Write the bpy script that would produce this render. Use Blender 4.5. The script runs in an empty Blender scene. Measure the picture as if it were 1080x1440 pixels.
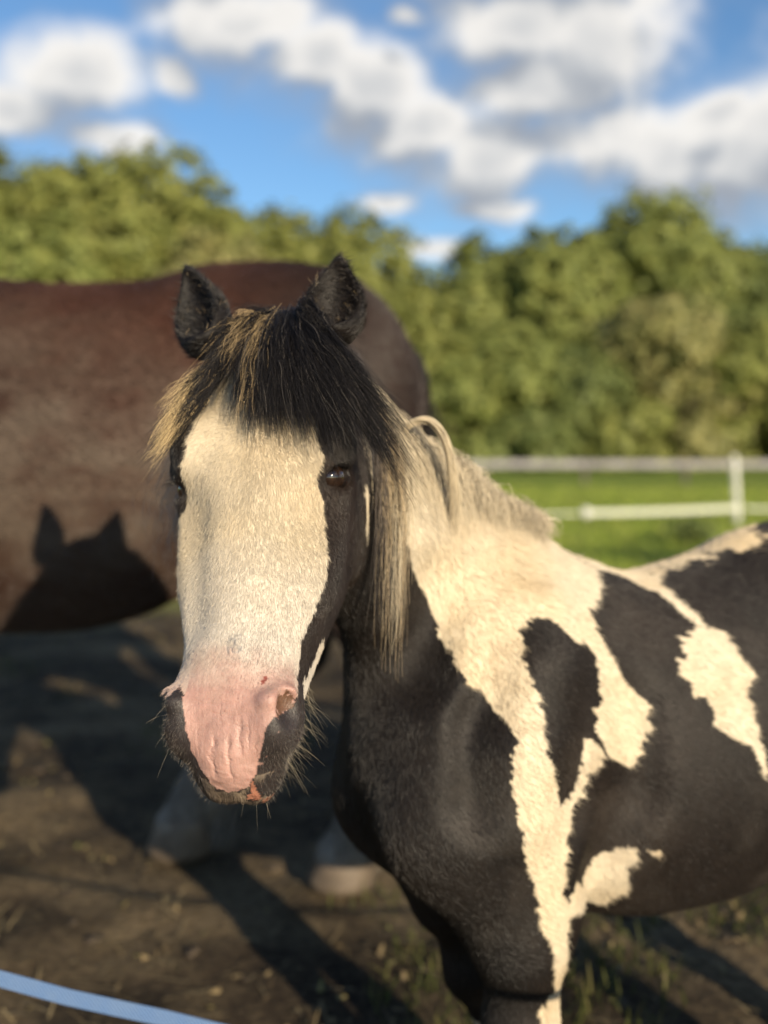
import bpy, math, random
import numpy as np
from mathutils import Vector, Matrix

random.seed(7)
rng = np.random.default_rng(7)
C = bpy.context.scene.collection
R = math.radians

# ------------------------------------------------------------------ camera
scene = bpy.context.scene
cam_data = bpy.data.cameras.new('camera')
cam = bpy.data.objects.new('camera', cam_data)
C.objects.link(cam)
cam.location = (0, 0, 1.1)
cam.rotation_euler = (R(86), 0, 0)
cam_data.sensor_fit = 'VERTICAL'
cam_data.sensor_height = 36.0
cam_data.lens = 37.5
cam_data.clip_start = 0.05
cam_data.clip_end = 3000
cam_data.dof.use_dof = True
cam_data.dof.focus_distance = 1.09
cam_data.dof.aperture_fstop = 2.2
scene.camera = cam

# ------------------------------------------------------------------ sun and sky
SUN_DIR = Vector((0.42, -0.86, 0.29)).normalized()      # towards the sun
SUN_EL = math.asin(SUN_DIR.z)
SUN_AZ = math.atan2(SUN_DIR.x, SUN_DIR.y)
sun_data = bpy.data.lights.new('sun', 'SUN')
sun_data.energy = 5.0
sun_data.angle = R(0.55)
sun_data.color = (1.0, 0.83, 0.60)
sun = bpy.data.objects.new('sun', sun_data)
C.objects.link(sun)
sun.rotation_euler = (-SUN_DIR).to_track_quat('-Z', 'Y').to_euler()
sun.location = (6, -12, 8)

scene.view_settings.view_transform = 'Standard'
scene.view_settings.look = 'None'
scene.view_settings.exposure = 0.6
scene.view_settings.gamma = 1.0
scene.view_settings.use_curve_mapping = False
scene.render.engine = 'CYCLES'
scene.cycles.use_denoising = True
scene.cycles.max_bounces = 6
scene.cycles.diffuse_bounces = 3
scene.cycles.glossy_bounces = 3
scene.cycles.transmission_bounces = 4
scene.cycles.transparent_max_bounces = 8
scene.cycles.caustics_reflective = False
scene.cycles.caustics_refractive = False
scene.cycles_curves.shape = 'RIBBONS'
scene.cycles_curves.subdivisions = 2

world = bpy.data.worlds.new('World')
scene.world = world
world.use_nodes = True


class NT:
    """small helper round a node tree"""
    def __init__(self, tree):
        self.t = tree
        self.n = tree.nodes
        self.l = tree.links

    def node(self, kind, **kw):
        nd = self.n.new(kind)
        for k, v in kw.items():
            setattr(nd, k, v)
        return nd

    def link(self, a, b):
        self.l.new(a, b)

    def put(self, v, sock):
        if isinstance(v, bpy.types.NodeSocket):
            self.l.new(v, sock)
        elif v is not None:
            sock.default_value = v

    def math(self, op, a, b=None, c=None, clamp=False):
        nd = self.node('ShaderNodeMath', operation=op, use_clamp=clamp)
        self.put(a, nd.inputs[0])
        self.put(b, nd.inputs[1])
        self.put(c, nd.inputs[2])
        return nd.outputs[0]

    def vmath(self, op, a, b=None, c=None):
        nd = self.node('ShaderNodeVectorMath', operation=op)
        self.put(a, nd.inputs[0])
        self.put(b, nd.inputs[1])
        if c is not None:
            self.put(c, nd.inputs[2] if op != 'SCALE' else nd.inputs['Scale'])
        return nd.outputs['Value' if op in ('LENGTH', 'DOT_PRODUCT', 'DISTANCE') else 'Vector']

    def noise(self, vec, scale, detail=4, rough=0.55, dist=0.0, out='Fac'):
        nd = self.node('ShaderNodeTexNoise')
        if vec is not None:
            self.link(vec, nd.inputs['Vector'])
        nd.inputs['Scale'].default_value = scale
        nd.inputs['Detail'].default_value = detail
        nd.inputs['Roughness'].default_value = rough
        nd.inputs['Distortion'].default_value = dist
        return nd.outputs[out]

    def ramp(self, fac, stops, interp='LINEAR'):
        nd = self.node('ShaderNodeValToRGB')
        cr = nd.color_ramp
        cr.interpolation = interp
        while len(cr.elements) < len(stops):
            cr.elements.new(0.5)
        for e, (p, c) in zip(cr.elements, stops):
            e.position = p
            e.color = (c[0], c[1], c[2], 1) if len(c) == 3 else c
        self.link(fac, nd.inputs['Fac'])
        return nd.outputs['Color']

    def mix(self, fac, a, b, mode='MIX'):
        nd = self.node('ShaderNodeMix', data_type='RGBA', blend_type=mode)
        self.put(fac, nd.inputs[0])
        for v, s in ((a, nd.inputs[6]), (b, nd.inputs[7])):
            if isinstance(v, tuple) and len(v) == 3:
                v = (*v, 1)
            self.put(v, s)
        return nd.outputs[2]

    def maprange(self, v, a, b, c=0.0, d=1.0, smooth=False):
        nd = self.node('ShaderNodeMapRange')
        if smooth:
            nd.interpolation_type = 'SMOOTHSTEP'
        self.put(v, nd.inputs[0])
        for i, x in enumerate((a, b, c, d)):
            nd.inputs[1 + i].default_value = x
        return nd.outputs[0]

    def combine(self, x, y, z):
        nd = self.node('ShaderNodeCombineXYZ')
        for i, v in enumerate((x, y, z)):
            self.put(v, nd.inputs[i])
        return nd.outputs[0]


def px_azel(px, py):
    """azimuth and elevation (radians) of a direction given by its place in the picture"""
    yc = -(py - 720) / 1500
    c, s = math.cos(R(4)), math.sin(R(4))
    d = Vector(((px - 540) / 1500, c + yc * s, -s + yc * c)).normalized()
    return math.atan2(d.x, d.y), math.asin(d.z)


def build_sky():
    w = NT(world.node_tree)
    w.n.clear()
    out = w.node('ShaderNodeOutputWorld')
    bg = w.node('ShaderNodeBackground')
    bg.inputs['Strength'].default_value = 0.07
    sky = w.node('ShaderNodeTexSky', sky_type='NISHITA')
    sky.sun_disc = False
    sky.sun_elevation = SUN_EL
    sky.sun_rotation = SUN_AZ
    sky.altitude = 50
    sky.air_density = 1.0
    sky.dust_density = 0.4
    sky.ozone_density = 2.2
    # cloud density as a function of (azimuth, elevation): banks of cumulus plus noise
    grp = bpy.data.node_groups.new('cloud_density', 'ShaderNodeTree')
    grp.interface.new_socket('P', in_out='INPUT', socket_type='NodeSocketVector')
    grp.interface.new_socket('D', in_out='OUTPUT', socket_type='NodeSocketFloat')
    g = NT(grp)
    gi = g.node('NodeGroupInput')
    go = g.node('NodeGroupOutput')
    P = gi.outputs['P']
    warp = g.noise(P, 7.0, 3, 0.55, out='Color')
    Pw = g.vmath('MULTIPLY_ADD', warp, (0.055, 0.055, 0.0), g.vmath('ADD', P, (-0.0275, -0.0275, 0)))
    sep = g.node('ShaderNodeSeparateXYZ')
    g.link(Pw, sep.inputs[0])
    blobs = []
    for (px, py, rx, ry) in CLOUDS:
        a, e = px_azel(px, py)
        blobs.append((a, e, rx / 1500, ry / 1500))
    r2 = random.Random(5)
    for k in range(22):                                   # the same kind of clouds go on all round
        a = r2.uniform(0.5, 2 * math.pi - 0.5)
        if a > math.pi:
            a -= 2 * math.pi
        s = r2.uniform(0.06, 0.17)
        blobs.append((a, r2.uniform(0.10, 0.55), s * 1.5, s * 0.6))
    cur = None
    for (a, e, rx, ry) in blobs:
        u = g.math('MULTIPLY', g.math('SUBTRACT', sep.outputs[0], a), 1 / rx)
        v = g.math('MULTIPLY', g.math('SUBTRACT', sep.outputs[1], e), 1 / ry)
        q = g.math('SQRT', g.math('ADD', g.math('MULTIPLY', u, u), g.math('MULTIPLY', v, v)))
        d = g.math('SUBTRACT', 1.0, q)
        cur = d if cur is None else g.math('SMOOTH_MAX', cur, d, 0.15)
    n1 = g.noise(P, 15.0, 8, 0.62)
    n2 = g.noise(P, 6.0, 3, 0.5)
    dens = g.math('ADD', cur, g.math('ADD', g.math('MULTIPLY', g.math('SUBTRACT', n1, 0.5), 1.5),
                                     g.math('MULTIPLY', g.math('SUBTRACT', n2, 0.5), 0.9)))
    g.link(dens, go.inputs['D'])

    tc = w.node('ShaderNodeTexCoord')
    sx = w.node('ShaderNodeSeparateXYZ')
    w.link(tc.outputs['Generated'], sx.inputs[0])
    az = w.math('ARCTAN2', sx.outputs[0], sx.outputs[1])
    el = w.math('ARCSINE', sx.outputs[2])
    P0 = w.combine(az, el, 0.0)

    def dens_at(off):
        nd = w.node('ShaderNodeGroup', node_tree=grp)
        w.link(w.vmath('ADD', P0, off) if off else P0, nd.inputs[0])
        return nd.outputs[0]
    d0 = dens_at(None)
    d1 = dens_at((0.012, 0.034, 0))
    mask = w.math('ADD', w.math('MULTIPLY', w.maprange(d0, -0.62, 0.10, 0, 1, True), 0.26), w.math('MULTIPLY', w.maprange(d0, -0.14, 0.55, 0, 1, True), 0.74))
    lit = w.maprange(w.math('SUBTRACT', d0, d1), -0.52, 0.36, 0, 1, True)
    thick = w.maprange(d0, 0.15, 1.1, 1.0, 0.55, True)
    shade = w.math('MULTIPLY', lit, thick)
    ccol = w.ramp(shade, [(0.0, (3.5, 3.75, 4.2)), (0.45, (5.6, 5.7, 5.8)), (0.92, (9.6, 9.2, 8.6))])
    blue = w.mix(1.0, sky.outputs[0], SKY_TINT, 'MULTIPLY')
    col = w.mix(w.math('MULTIPLY', mask, 0.96), blue, ccol)
    w.link(col, bg.inputs['Color'])
    w.link(bg.outputs[0], out.inputs['Surface'])


SKY_TINT = (0.92, 1.16, 1.36)
CLOUDS = [  # (px, py, rx, ry) : cumulus banks in view
    (110, 105, 105, 62), (30, 150, 80, 40), (165, 190, 75, 32),
    (250, 100, 40, 30), (350, 30, 130, 60), (440, 90, 110, 60), (520, 130, 110, 75), (590, 180, 95, 60),
    (720, 40, 120, 70), (850, 40, 100, 95), (760, 120, 160, 60), (680, 220, 110, 70), (820, 200, 150, 75),
    (960, 210, 140, 70), (1050, 230, 110, 75), (1010, 150, 60, 30), (1130, 190, 120, 90),
    (545, 280, 55, 16), (610, 350, 55, 18), (690, 292, 70, 16), (570, 25, 32, 18),
    (200, -120, 260, 60), (700, -110, 300, 90), (1300, 90, 160, 80), (-140, 130, 120, 60), (-260, 40, 140, 60),
]
build_sky()


# ------------------------------------------------------------------ small helpers
def tag(o, label=None, cat=None, group=None, kind=None):
    if label:
        o['label'] = label
    if cat:
        o['category'] = cat
    if group:
        o['group'] = group
    if kind:
        o['kind'] = kind
    return o


def empty(name, loc=(0, 0, 0), rz=0.0, label=None, cat=None, group=None):
    o = bpy.data.objects.new(name, None)
    C.objects.link(o)
    o.location = loc
    o.rotation_euler = (0, 0, rz)
    o.empty_display_size = 0.1
    return tag(o, label, cat, group)


def mesh_obj(name, verts, faces, mat, parent=None, smooth=False):
    me = bpy.data.meshes.new(name)
    if isinstance(verts, np.ndarray) and isinstance(faces, np.ndarray):
        k = faces.shape[1]
        me.vertices.add(len(verts))
        me.vertices.foreach_set('co', np.ascontiguousarray(verts, dtype=np.float32).ravel())
        me.loops.add(faces.size)
        me.loops.foreach_set('vertex_index', np.ascontiguousarray(faces, dtype=np.int32).ravel())
        me.polygons.add(len(faces))
        me.polygons.foreach_set('loop_start', np.arange(0, faces.size, k, dtype=np.int32))
        me.update(calc_edges=True)
        me.validate()
    else:
        me.from_pydata([tuple(v) for v in verts], [], [tuple(f) for f in faces])
        me.update()
    if smooth:
        me.polygons.foreach_set('use_smooth', np.ones(len(me.polygons), dtype=bool))
    if mat:
        me.materials.append(mat)
    o = bpy.data.objects.new(name, me)
    C.objects.link(o)
    if parent:
        o.parent = parent
    return o


class MB:
    """collects simple shapes into one mesh"""
    def __init__(self):
        self.v = []
        self.f = []

    def box(self, lo, hi, rot=None, org=None):
        b = len(self.v)
        for x in (lo[0], hi[0]):
            for y in (lo[1], hi[1]):
                for z in (lo[2], hi[2]):
                    p = Vector((x, y, z))
                    if rot is not None:
                        p = rot @ p
                    if org is not None:
                        p = p + Vector(org)
                    self.v.append(tuple(p))
        for q in ((0, 1, 3, 2), (4, 6, 7, 5), (0, 4, 5, 1), (2, 3, 7, 6), (0, 2, 6, 4), (1, 5, 7, 3)):
            self.f.append(tuple(b + i for i in q))

    def tube(self, pts, radii, seg=8, cap=True):
        b = len(self.v)
        n = len(pts)
        pts = [Vector(p) for p in pts]
        for i, p in enumerate(pts):
            d = (pts[min(i + 1, n - 1)] - pts[max(i - 1, 0)]).normalized()
            ref = Vector((0, 0, 1)) if abs(d.z) < 0.9 else Vector((1, 0, 0))
            u = d.cross(ref).normalized()
            w = d.cross(u)
            r = radii[i] if hasattr(radii, '__len__') else radii
            for k in range(seg):
                a = 2 * math.pi * k / seg
                self.v.append(tuple(p + (u * math.cos(a) + w * math.sin(a)) * r))
        for i in range(n - 1):
            for k in range(seg):
                k2 = (k + 1) % seg
                self.f.append((b + i * seg + k, b + i * seg + k2, b + (i + 1) * seg + k2, b + (i + 1) * seg + k))
        if cap:
            self.f.append(tuple(b + k for k in range(seg))[::-1])
            self.f.append(tuple(b + (n - 1) * seg + k for k in range(seg)))

    def build(self, name, mat, parent=None, smooth=False):
        return mesh_obj(name, self.v, self.f, mat, parent, smooth)


def new_mat(name):
    m = bpy.data.materials.new(name)
    m.use_nodes = True
    t = NT(m.node_tree)
    b = m.node_tree.nodes['Principled BSDF']
    return m, t, b


def simple_mat(name, col, rough=0.6, var=0.25, scale=20.0, bump=0.0, metal=0.0):
    m, t, b = new_mat(name)
    tc = t.node('ShaderNodeTexCoord')
    n = t.noise(tc.outputs['Object'], scale, 5)
    lo = tuple(c * (1 - var) for c in col)
    hi = tuple(min(1, c * (1 + var)) for c in col)
    t.link(t.ramp(n, [(0.3, lo), (0.7, hi)]), b.inputs['Base Color'])
    b.inputs['Roughness'].default_value = rough
    b.inputs['Metallic'].default_value = metal
    if bump:
        bp = t.node('ShaderNodeBump')
        bp.inputs['Strength'].default_value = bump
        bp.inputs['Distance'].default_value = 0.01
        t.link(n, bp.inputs['Height'])
        t.link(bp.outputs[0], b.inputs['Normal'])
    return m


def vnoise(P, scale, seed=0):
    """smooth value noise on Nx3 points, about -1..1"""
    P = np.asarray(P, dtype=np.float64) * scale + seed * 17.31
    i = np.floor(P).astype(np.int64)
    f = P - i
    f = f * f * (3 - 2 * f)

    def h(ix, iy, iz):
        n = (ix * 374761393 + iy * 668265263 + iz * 2147483647 + seed * 974711) & 0xffffffff
        n = ((n ^ (n >> 13)) * 1274126177) & 0xffffffff
        n = n ^ (n >> 16)
        return (n & 0xffff) / 32767.5 - 1
    out = 0
    for dx in (0, 1):
        for dy in (0, 1):
            for dz in (0, 1):
                w = (f[:, 0] if dx else 1 - f[:, 0]) * (f[:, 1] if dy else 1 - f[:, 1]) * (f[:, 2] if dz else 1 - f[:, 2])
                out = out + w * h(i[:, 0] + dx, i[:, 1] + dy, i[:, 2] + dz)
    return out


def fbm(P, scale, octaves=4, seed=0):
    a, s, t = 1.0, 0.0, 0.0
    for k in range(octaves):
        s = s + a * vnoise(P, scale * 2 ** k, seed + k)
        t += a
        a *= 0.5
    return s / t


# ------------------------------------------------------------------ ground: mud paddock running into pasture, one sheet
def ground_h(x, y):
    P = np.stack([x, y, np.zeros_like(x)], 1)
    d = np.hypot(x, y)
    near = np.clip(1.3 - d / 9.0, 0, 1)
    h = 0.050 * fbm(P, 1.1, 4, 3) * near + 0.034 * fbm(P, 5.0, 3, 9) * near - 0.030 * np.clip(vnoise(P, 4.2, 19) - 0.30, 0, 1) * near
    h += 0.05 * fbm(P, 0.22, 3, 21) * np.clip(d / 12, 0, 1)
    h *= 0.9
    return h


def ground_mat():
    m, t, b = new_mat('paddock_ground')
    tc = t.node('ShaderNodeTexCoord')
    P = tc.outputs['Object']
    sep = t.node('ShaderNodeSeparateXYZ')
    t.link(P, sep.inputs[0])
    n_big = t.noise(P, 0.55, 4)
    n_mid = t.noise(P, 4.0, 6, 0.6)
    n_fin = t.noise(P, 38.0, 6, 0.65)
    n_str = t.noise(t.vmath('MULTIPLY', P, (9, 55, 20)), 1.0, 4, 0.6)
    mud = t.ramp(n_mid, [(0.30, (0.014, 0.010, 0.0075)), (0.5, (0.038, 0.027, 0.017)), (0.72, (0.100, 0.075, 0.043))])
    mud = t.mix(t.maprange(n_fin, 0.45, 0.75, 0, 0.6), mud, (0.150, 0.115, 0.065))
    n_pat = t.noise(t.vmath('ADD', P, (3.7, 1.9, 0)), 1.25, 5, 0.6)
    mud = t.mix(t.maprange(n_pat, 0.47, 0.60, 0, 0.75), mud, t.ramp(n_fin, [(0.3, (0.095, 0.070, 0.041)), (0.7, (0.290, 0.222, 0.130))]))
    mud = t.mix(t.maprange(n_str, 0.60, 0.72, 0, 0.5), mud, (0.24, 0.19, 0.11))
    grass = t.ramp(t.noise(P, 1.3, 7, 0.7), [(0.28, (0.150, 0.225, 0.030)), (0.5, (0.220, 0.295, 0.044)), (0.74, (0.300, 0.300, 0.075))])
    grass = t.mix(t.maprange(t.noise(P, 60, 4, 0.7), 0.4, 0.72, 0, 0.5), grass, (0.055, 0.095, 0.018))
    dry = t.math('MULTIPLY', t.maprange(sep.outputs[1], 7.0, 10.5, 0.9, 0.0), t.maprange(n_mid, 0.35, 0.6, 0.4, 1.0))
    grass = t.mix(dry, grass, (0.20, 0.165, 0.065))
    # pasture begins some metres out; worn patches between
    far = t.math('ADD', t.maprange(sep.outputs[1], 4.2, 9.0, -0.25, 0.85), t.math('MULTIPLY', t.math('SUBTRACT', n_big, 0.5), 1.6))
    far = t.math('ADD', far, t.math('MULTIPLY', t.math('SUBTRACT', n_mid, 0.5), 0.9))
    gm = t.maprange(far, 0.12, 0.55, 0, 1, True)
    t.link(t.mix(gm, mud, grass), b.inputs['Base Color'])
    b.inputs['Roughness'].default_value = 0.9
    b.inputs['Specular IOR Level'].default_value = 0.2
    bp = t.node('ShaderNodeBump')
    bp.inputs['Strength'].default_value = 0.9
    bp.inputs['Distance'].default_value = 0.045
    t.link(t.math('ADD', n_fin, t.math('MULTIPLY', n_mid, 1.5)), bp.inputs['Height'])
    t.link(bp.outputs[0], b.inputs['Normal'])
    return m


def build_ground():
    def spread(lim, near, step):
        a = list(np.arange(0, near, step))
        s = step
        while a[-1] < lim:
            s *= 1.22
            a.append(a[-1] + s)
        return np.array(a)
    px = spread(420, 4.0, 0.042)
    xs = np.concatenate([-px[:0:-1], px])
    yn = spread(900, 6.5, 0.042)
    yb = spread(120, 0.6, 0.2)
    ys = np.concatenate([-yb[:0:-1], yn])
    X, Y = np.meshgrid(xs, ys, indexing='ij')
    x, y = X.ravel(), Y.ravel()
    V = np.stack([x, y, ground_h(x, y)], 1)
    nx, ny = len(xs), len(ys)
    i, j = np.meshgrid(np.arange(nx - 1), np.arange(ny - 1), indexing='ij')
    a = (i * ny + j).ravel()
    Q = np.stack([a, a + ny, a + ny + 1, a + 1], 1)
    o = mesh_obj('ground', V, Q, ground_mat(), None, True)
    tag(o, 'churned brown mud paddock running into green pasture', None, None, 'structure')


build_ground()


def gz(x, y):
    return float(ground_h(np.array([float(x)]), np.array([float(y)]))[0])


# ------------------------------------------------------------------ stuff on the ground: straw, clods, grass
def scatter_quads(name, pos, length, width, dirs, up, mat, label, bend=0.0):
    """thin tapering blades: pos Nx3, dirs Nx3 unit along the blade, up Nx3 unit across"""
    n = len(pos)
    w = width[:, None] * up
    mid = pos + dirs * (length * 0.55)[:, None]
    tip = pos + dirs * length[:, None]
    tip[:, 2] -= bend * length
    V = np.stack([pos - w, pos + w, mid + w * 0.8, mid - w * 0.8, tip + w * 0.15, tip - w * 0.15], 1).reshape(-1, 3)
    b = np.arange(n) * 6
    Q = np.concatenate([np.stack([b, b + 1, b + 2, b + 3], 1), np.stack([b + 3, b + 2, b + 4, b + 5], 1)])
    o = mesh_obj(name, V, Q, mat)
    tag(o, label, None, None, 'stuff')
    return o


def blade_mat(name, cols, rough=0.6, transl=0.25, scale=6.0):
    m, t, b = new_mat(name)
    g = t.node('ShaderNodeNewGeometry')
    n = t.noise(g.outputs['Position'], scale, 3)
    r = t.math('ADD', t.math('MULTIPLY', g.outputs['Random Per Island'], 0.6), t.math('MULTIPLY', n, 0.5))
    k = len(cols)
    col = t.ramp(r, [(0.15 + 0.75 * i / max(k - 1, 1), c) for i, c in enumerate(cols)])
    t.link(col, b.inputs['Base Color'])
    b.inputs['Roughness'].default_value = rough
    b.inputs['Specular IOR Level'].default_value = 0.25
    tr = t.node('ShaderNodeBsdfTranslucent')
    t.link(col, tr.inputs['Color'])
    mx = t.node('ShaderNodeMixShader')
    mx.inputs[0].default_value = transl
    out = [q for q in t.n if q.type == 'OUTPUT_MATERIAL'][0]
    t.link(b.outputs[0], mx.inputs[1])
    t.link(tr.outputs[0], mx.inputs[2])
    t.link(mx.outputs[0], out.inputs['Surface'])
    return m


def build_ground_stuff():
    # straw and dead stalks trodden into the mud
    n = 9000
    x = rng.uniform(-3.6, 3.2, n)
    y = 0.8 + 6.2 * rng.random(n) ** 1.1
    keep = fbm(np.stack([x, y, x * 0], 1), 1.4, 3, 5) > -0.15
    x, y = x[keep], y[keep]
    n = len(x)
    a = rng.uniform(0, 2 * np.pi, n)
    el = rng.normal(0.05, 0.16, n)
    d = np.stack([np.cos(a) * np.cos(el), np.sin(a) * np.cos(el), np.sin(el)], 1)
    up = np.stack([-np.sin(a), np.cos(a), np.zeros(n)], 1)
    pos = np.stack([x, y, ground_h(x, y) + 0.008], 1)
    scatter_quads('straw', pos, rng.uniform(0.02, 0.11, n), rng.uniform(0.0010, 0.0026, n), d, up,
                  blade_mat('straw', [(0.10, 0.075, 0.04), (0.22, 0.17, 0.09), (0.36, 0.29, 0.16)], 0.7, 0.1), 'dry straw and stalks trodden into the mud')
    # crumbs of dead leaf, dung and hay lying at all angles
    n = 5200
    x = rng.uniform(-3.2, 2.6, n)
    y = 0.9 + 5.4 * rng.random(n) ** 1.1
    keep = fbm(np.stack([x, y, x * 0], 1), 2.0, 3, 15) > -0.10
    x, y = x[keep], y[keep]
    n = len(x)
    a = rng.uniform(0, 2 * np.pi, n)
    el = rng.normal(0.25, 0.35, n)
    d = np.stack([np.cos(a) * np.cos(el), np.sin(a) * np.cos(el), np.sin(el)], 1)
    up = np.stack([-np.sin(a), np.cos(a), rng.normal(0, 0.5, n)], 1)
    pos = np.stack([x, y, ground_h(x, y) + 0.006], 1)
    scatter_quads('leaf_litter', pos, rng.uniform(0.008, 0.026, n), rng.uniform(0.003, 0.0075, n), d, up,
                  blade_mat('leaf_litter', [(0.05, 0.036, 0.022), (0.13, 0.095, 0.05), (0.25, 0.19, 0.10), (0.15, 0.155, 0.05)], 0.75, 0.1, 9.0), 'crumbs of dead leaf and old hay on the mud')
    # clods of mud
    base = []
    n = 2200
    x = rng.uniform(-3.4, 3.0, n)
    y = 0.9 + 5.6 * rng.random(n)
    z = ground_h(x, y)
    r = 0.004 + 0.013 * rng.random(n) ** 3
    ico_v = np.array([(0, 0, 1), (0.89, 0, 0.45), (0.28, 0.85, 0.45), (-0.72, 0.53, 0.45), (-0.72, -0.53, 0.45), (0.28, -0.85, 0.45),
                      (0.72, 0.53, -0.45), (-0.28, 0.85, -0.45), (-0.89, 0, -0.45), (-0.28, -0.85, -0.45), (0.72, -0.53, -0.45), (0, 0, -1)])
    ico_f = np.array([(0, 1, 2), (0, 2, 3), (0, 3, 4), (0, 4, 5), (0, 5, 1), (1, 6, 2), (2, 7, 3), (3, 8, 4), (4, 9, 5), (5, 10, 1),
                      (6, 7, 2), (7, 8, 3), (8, 9, 4), (9, 10, 5), (10, 6, 1), (11, 7, 6), (11, 8, 7), (11, 9, 8), (11, 10, 9), (11, 6, 10)])
    jit = rng.uniform(0.5, 1.45, (n, 12, 1))
    sq = np.stack([rng.uniform(0.8, 1.5, n), rng.uniform(0.8, 1.5, n), rng.uniform(0.3, 0.65, n)], 1)[:, None, :]
    V = (ico_v[None] * jit * sq * r[:, None, None] + np.stack([x, y, z + r * 0.25], 1)[:, None, :]).reshape(-1, 3)
    Fc = (ico_f[None] + (np.arange(n) * 12)[:, None, None]).reshape(-1, 3)
    o = mesh_obj('mud_clods', V, Fc, simple_mat('clod', (0.050, 0.037, 0.024), 0.95, 0.5, 25, 0.5), None, False)
    tag(o, 'small crumbled clods of dried mud', None, None, 'stuff')
    # short grass: patches in the mud, thick beyond
    def patch(n, x0, x1, y0, y1, th, seed, sc=1.1):
        x = rng.uniform(x0, x1, n)
        y = rng.uniform(y0, y1, n)
        k = fbm(np.stack([x, y, x * 0], 1), sc, 3, seed) > th
        return x[k], y[k]
    xs, ys = zip(patch(26000, -3.4, 3.0, 1.2, 5.5, 0.20, 31), patch(6000, -0.6, 1.2, 1.7, 3.4, 0.12, 57, 2.2))
    x, y = np.concatenate(xs), np.concatenate(ys)

    def tufts(name, x, y, l0, l1, w0, w1, mat, label):
        n = len(x)
        a = rng.uniform(0, 2 * np.pi, n)
        el = rng.uniform(0.5, 1.5, n)
        d = np.stack([np.cos(a) * np.cos(el), np.sin(a) * np.cos(el), np.sin(el)], 1)
        b = a + np.pi / 2 + rng.normal(0, 0.4, n)
        up = np.stack([np.cos(b), np.sin(b), np.zeros(n)], 1)
        pos = np.stack([x, y, ground_h(x, y) - 0.003], 1)
        scatter_quads(name, pos, rng.uniform(l0, l1, n), rng.uniform(w0, w1, n), d, up, mat, label, 0.12)
    gm = blade_mat('paddock_grass', [(0.045, 0.055, 0.014), (0.075, 0.092, 0.022), (0.16, 0.14, 0.055)], 0.6, 0.3)
    tufts('paddock_grass', x, y, 0.025, 0.08, 0.0012, 0.0030, gm, 'sparse short grass growing through the mud')
    pm = blade_mat('pasture_grass', [(0.225, 0.305, 0.038), (0.310, 0.395, 0.060), (0.42, 0.42, 0.11)], 0.6, 0.35, 0.8)
    n = 60000
    y = 5.0 + 19 * rng.random(n) ** 1.3
    x = rng.uniform(-1, 1, n) * (1.5 + 0.42 * y) + 0.6
    k = (y > 10.6) | (fbm(np.stack([x, y, x * 0], 1), 0.8, 3, 77) + (y - 9.2 + 0.5 * np.clip(x, -2, 2)) * 0.25 > 0.05)
    tufts('pasture_grass', x[k], y[k], 0.05, 0.13, 0.004, 0.010, pm, 'bright green grazed pasture grass')


build_ground_stuff()


# ------------------------------------------------------------------ treeline
def leaf_mat(name, c):
    return blade_mat(name, [tuple(v * 0.78 for v in c), tuple(v * 1.12 for v in c), (c[0] * 1.6, c[1] * 1.42, c[2] * 1.45)], 0.55, 0.35, 0.55)


BARK = simple_mat('bark', (0.075, 0.055, 0.04), 0.9, 0.4, 12, 0.6)
LEAF = {
    'olive': leaf_mat('olive_leaf', (0.195, 0.222, 0.062)),
    'green': leaf_mat('green_leaf', (0.185, 0.222, 0.064)),
    'deep': leaf_mat('deep_green_leaf', (0.135, 0.172, 0.054)),
    'pale': leaf_mat('pale_leaf', (0.250, 0.255, 0.100)),
}


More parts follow.
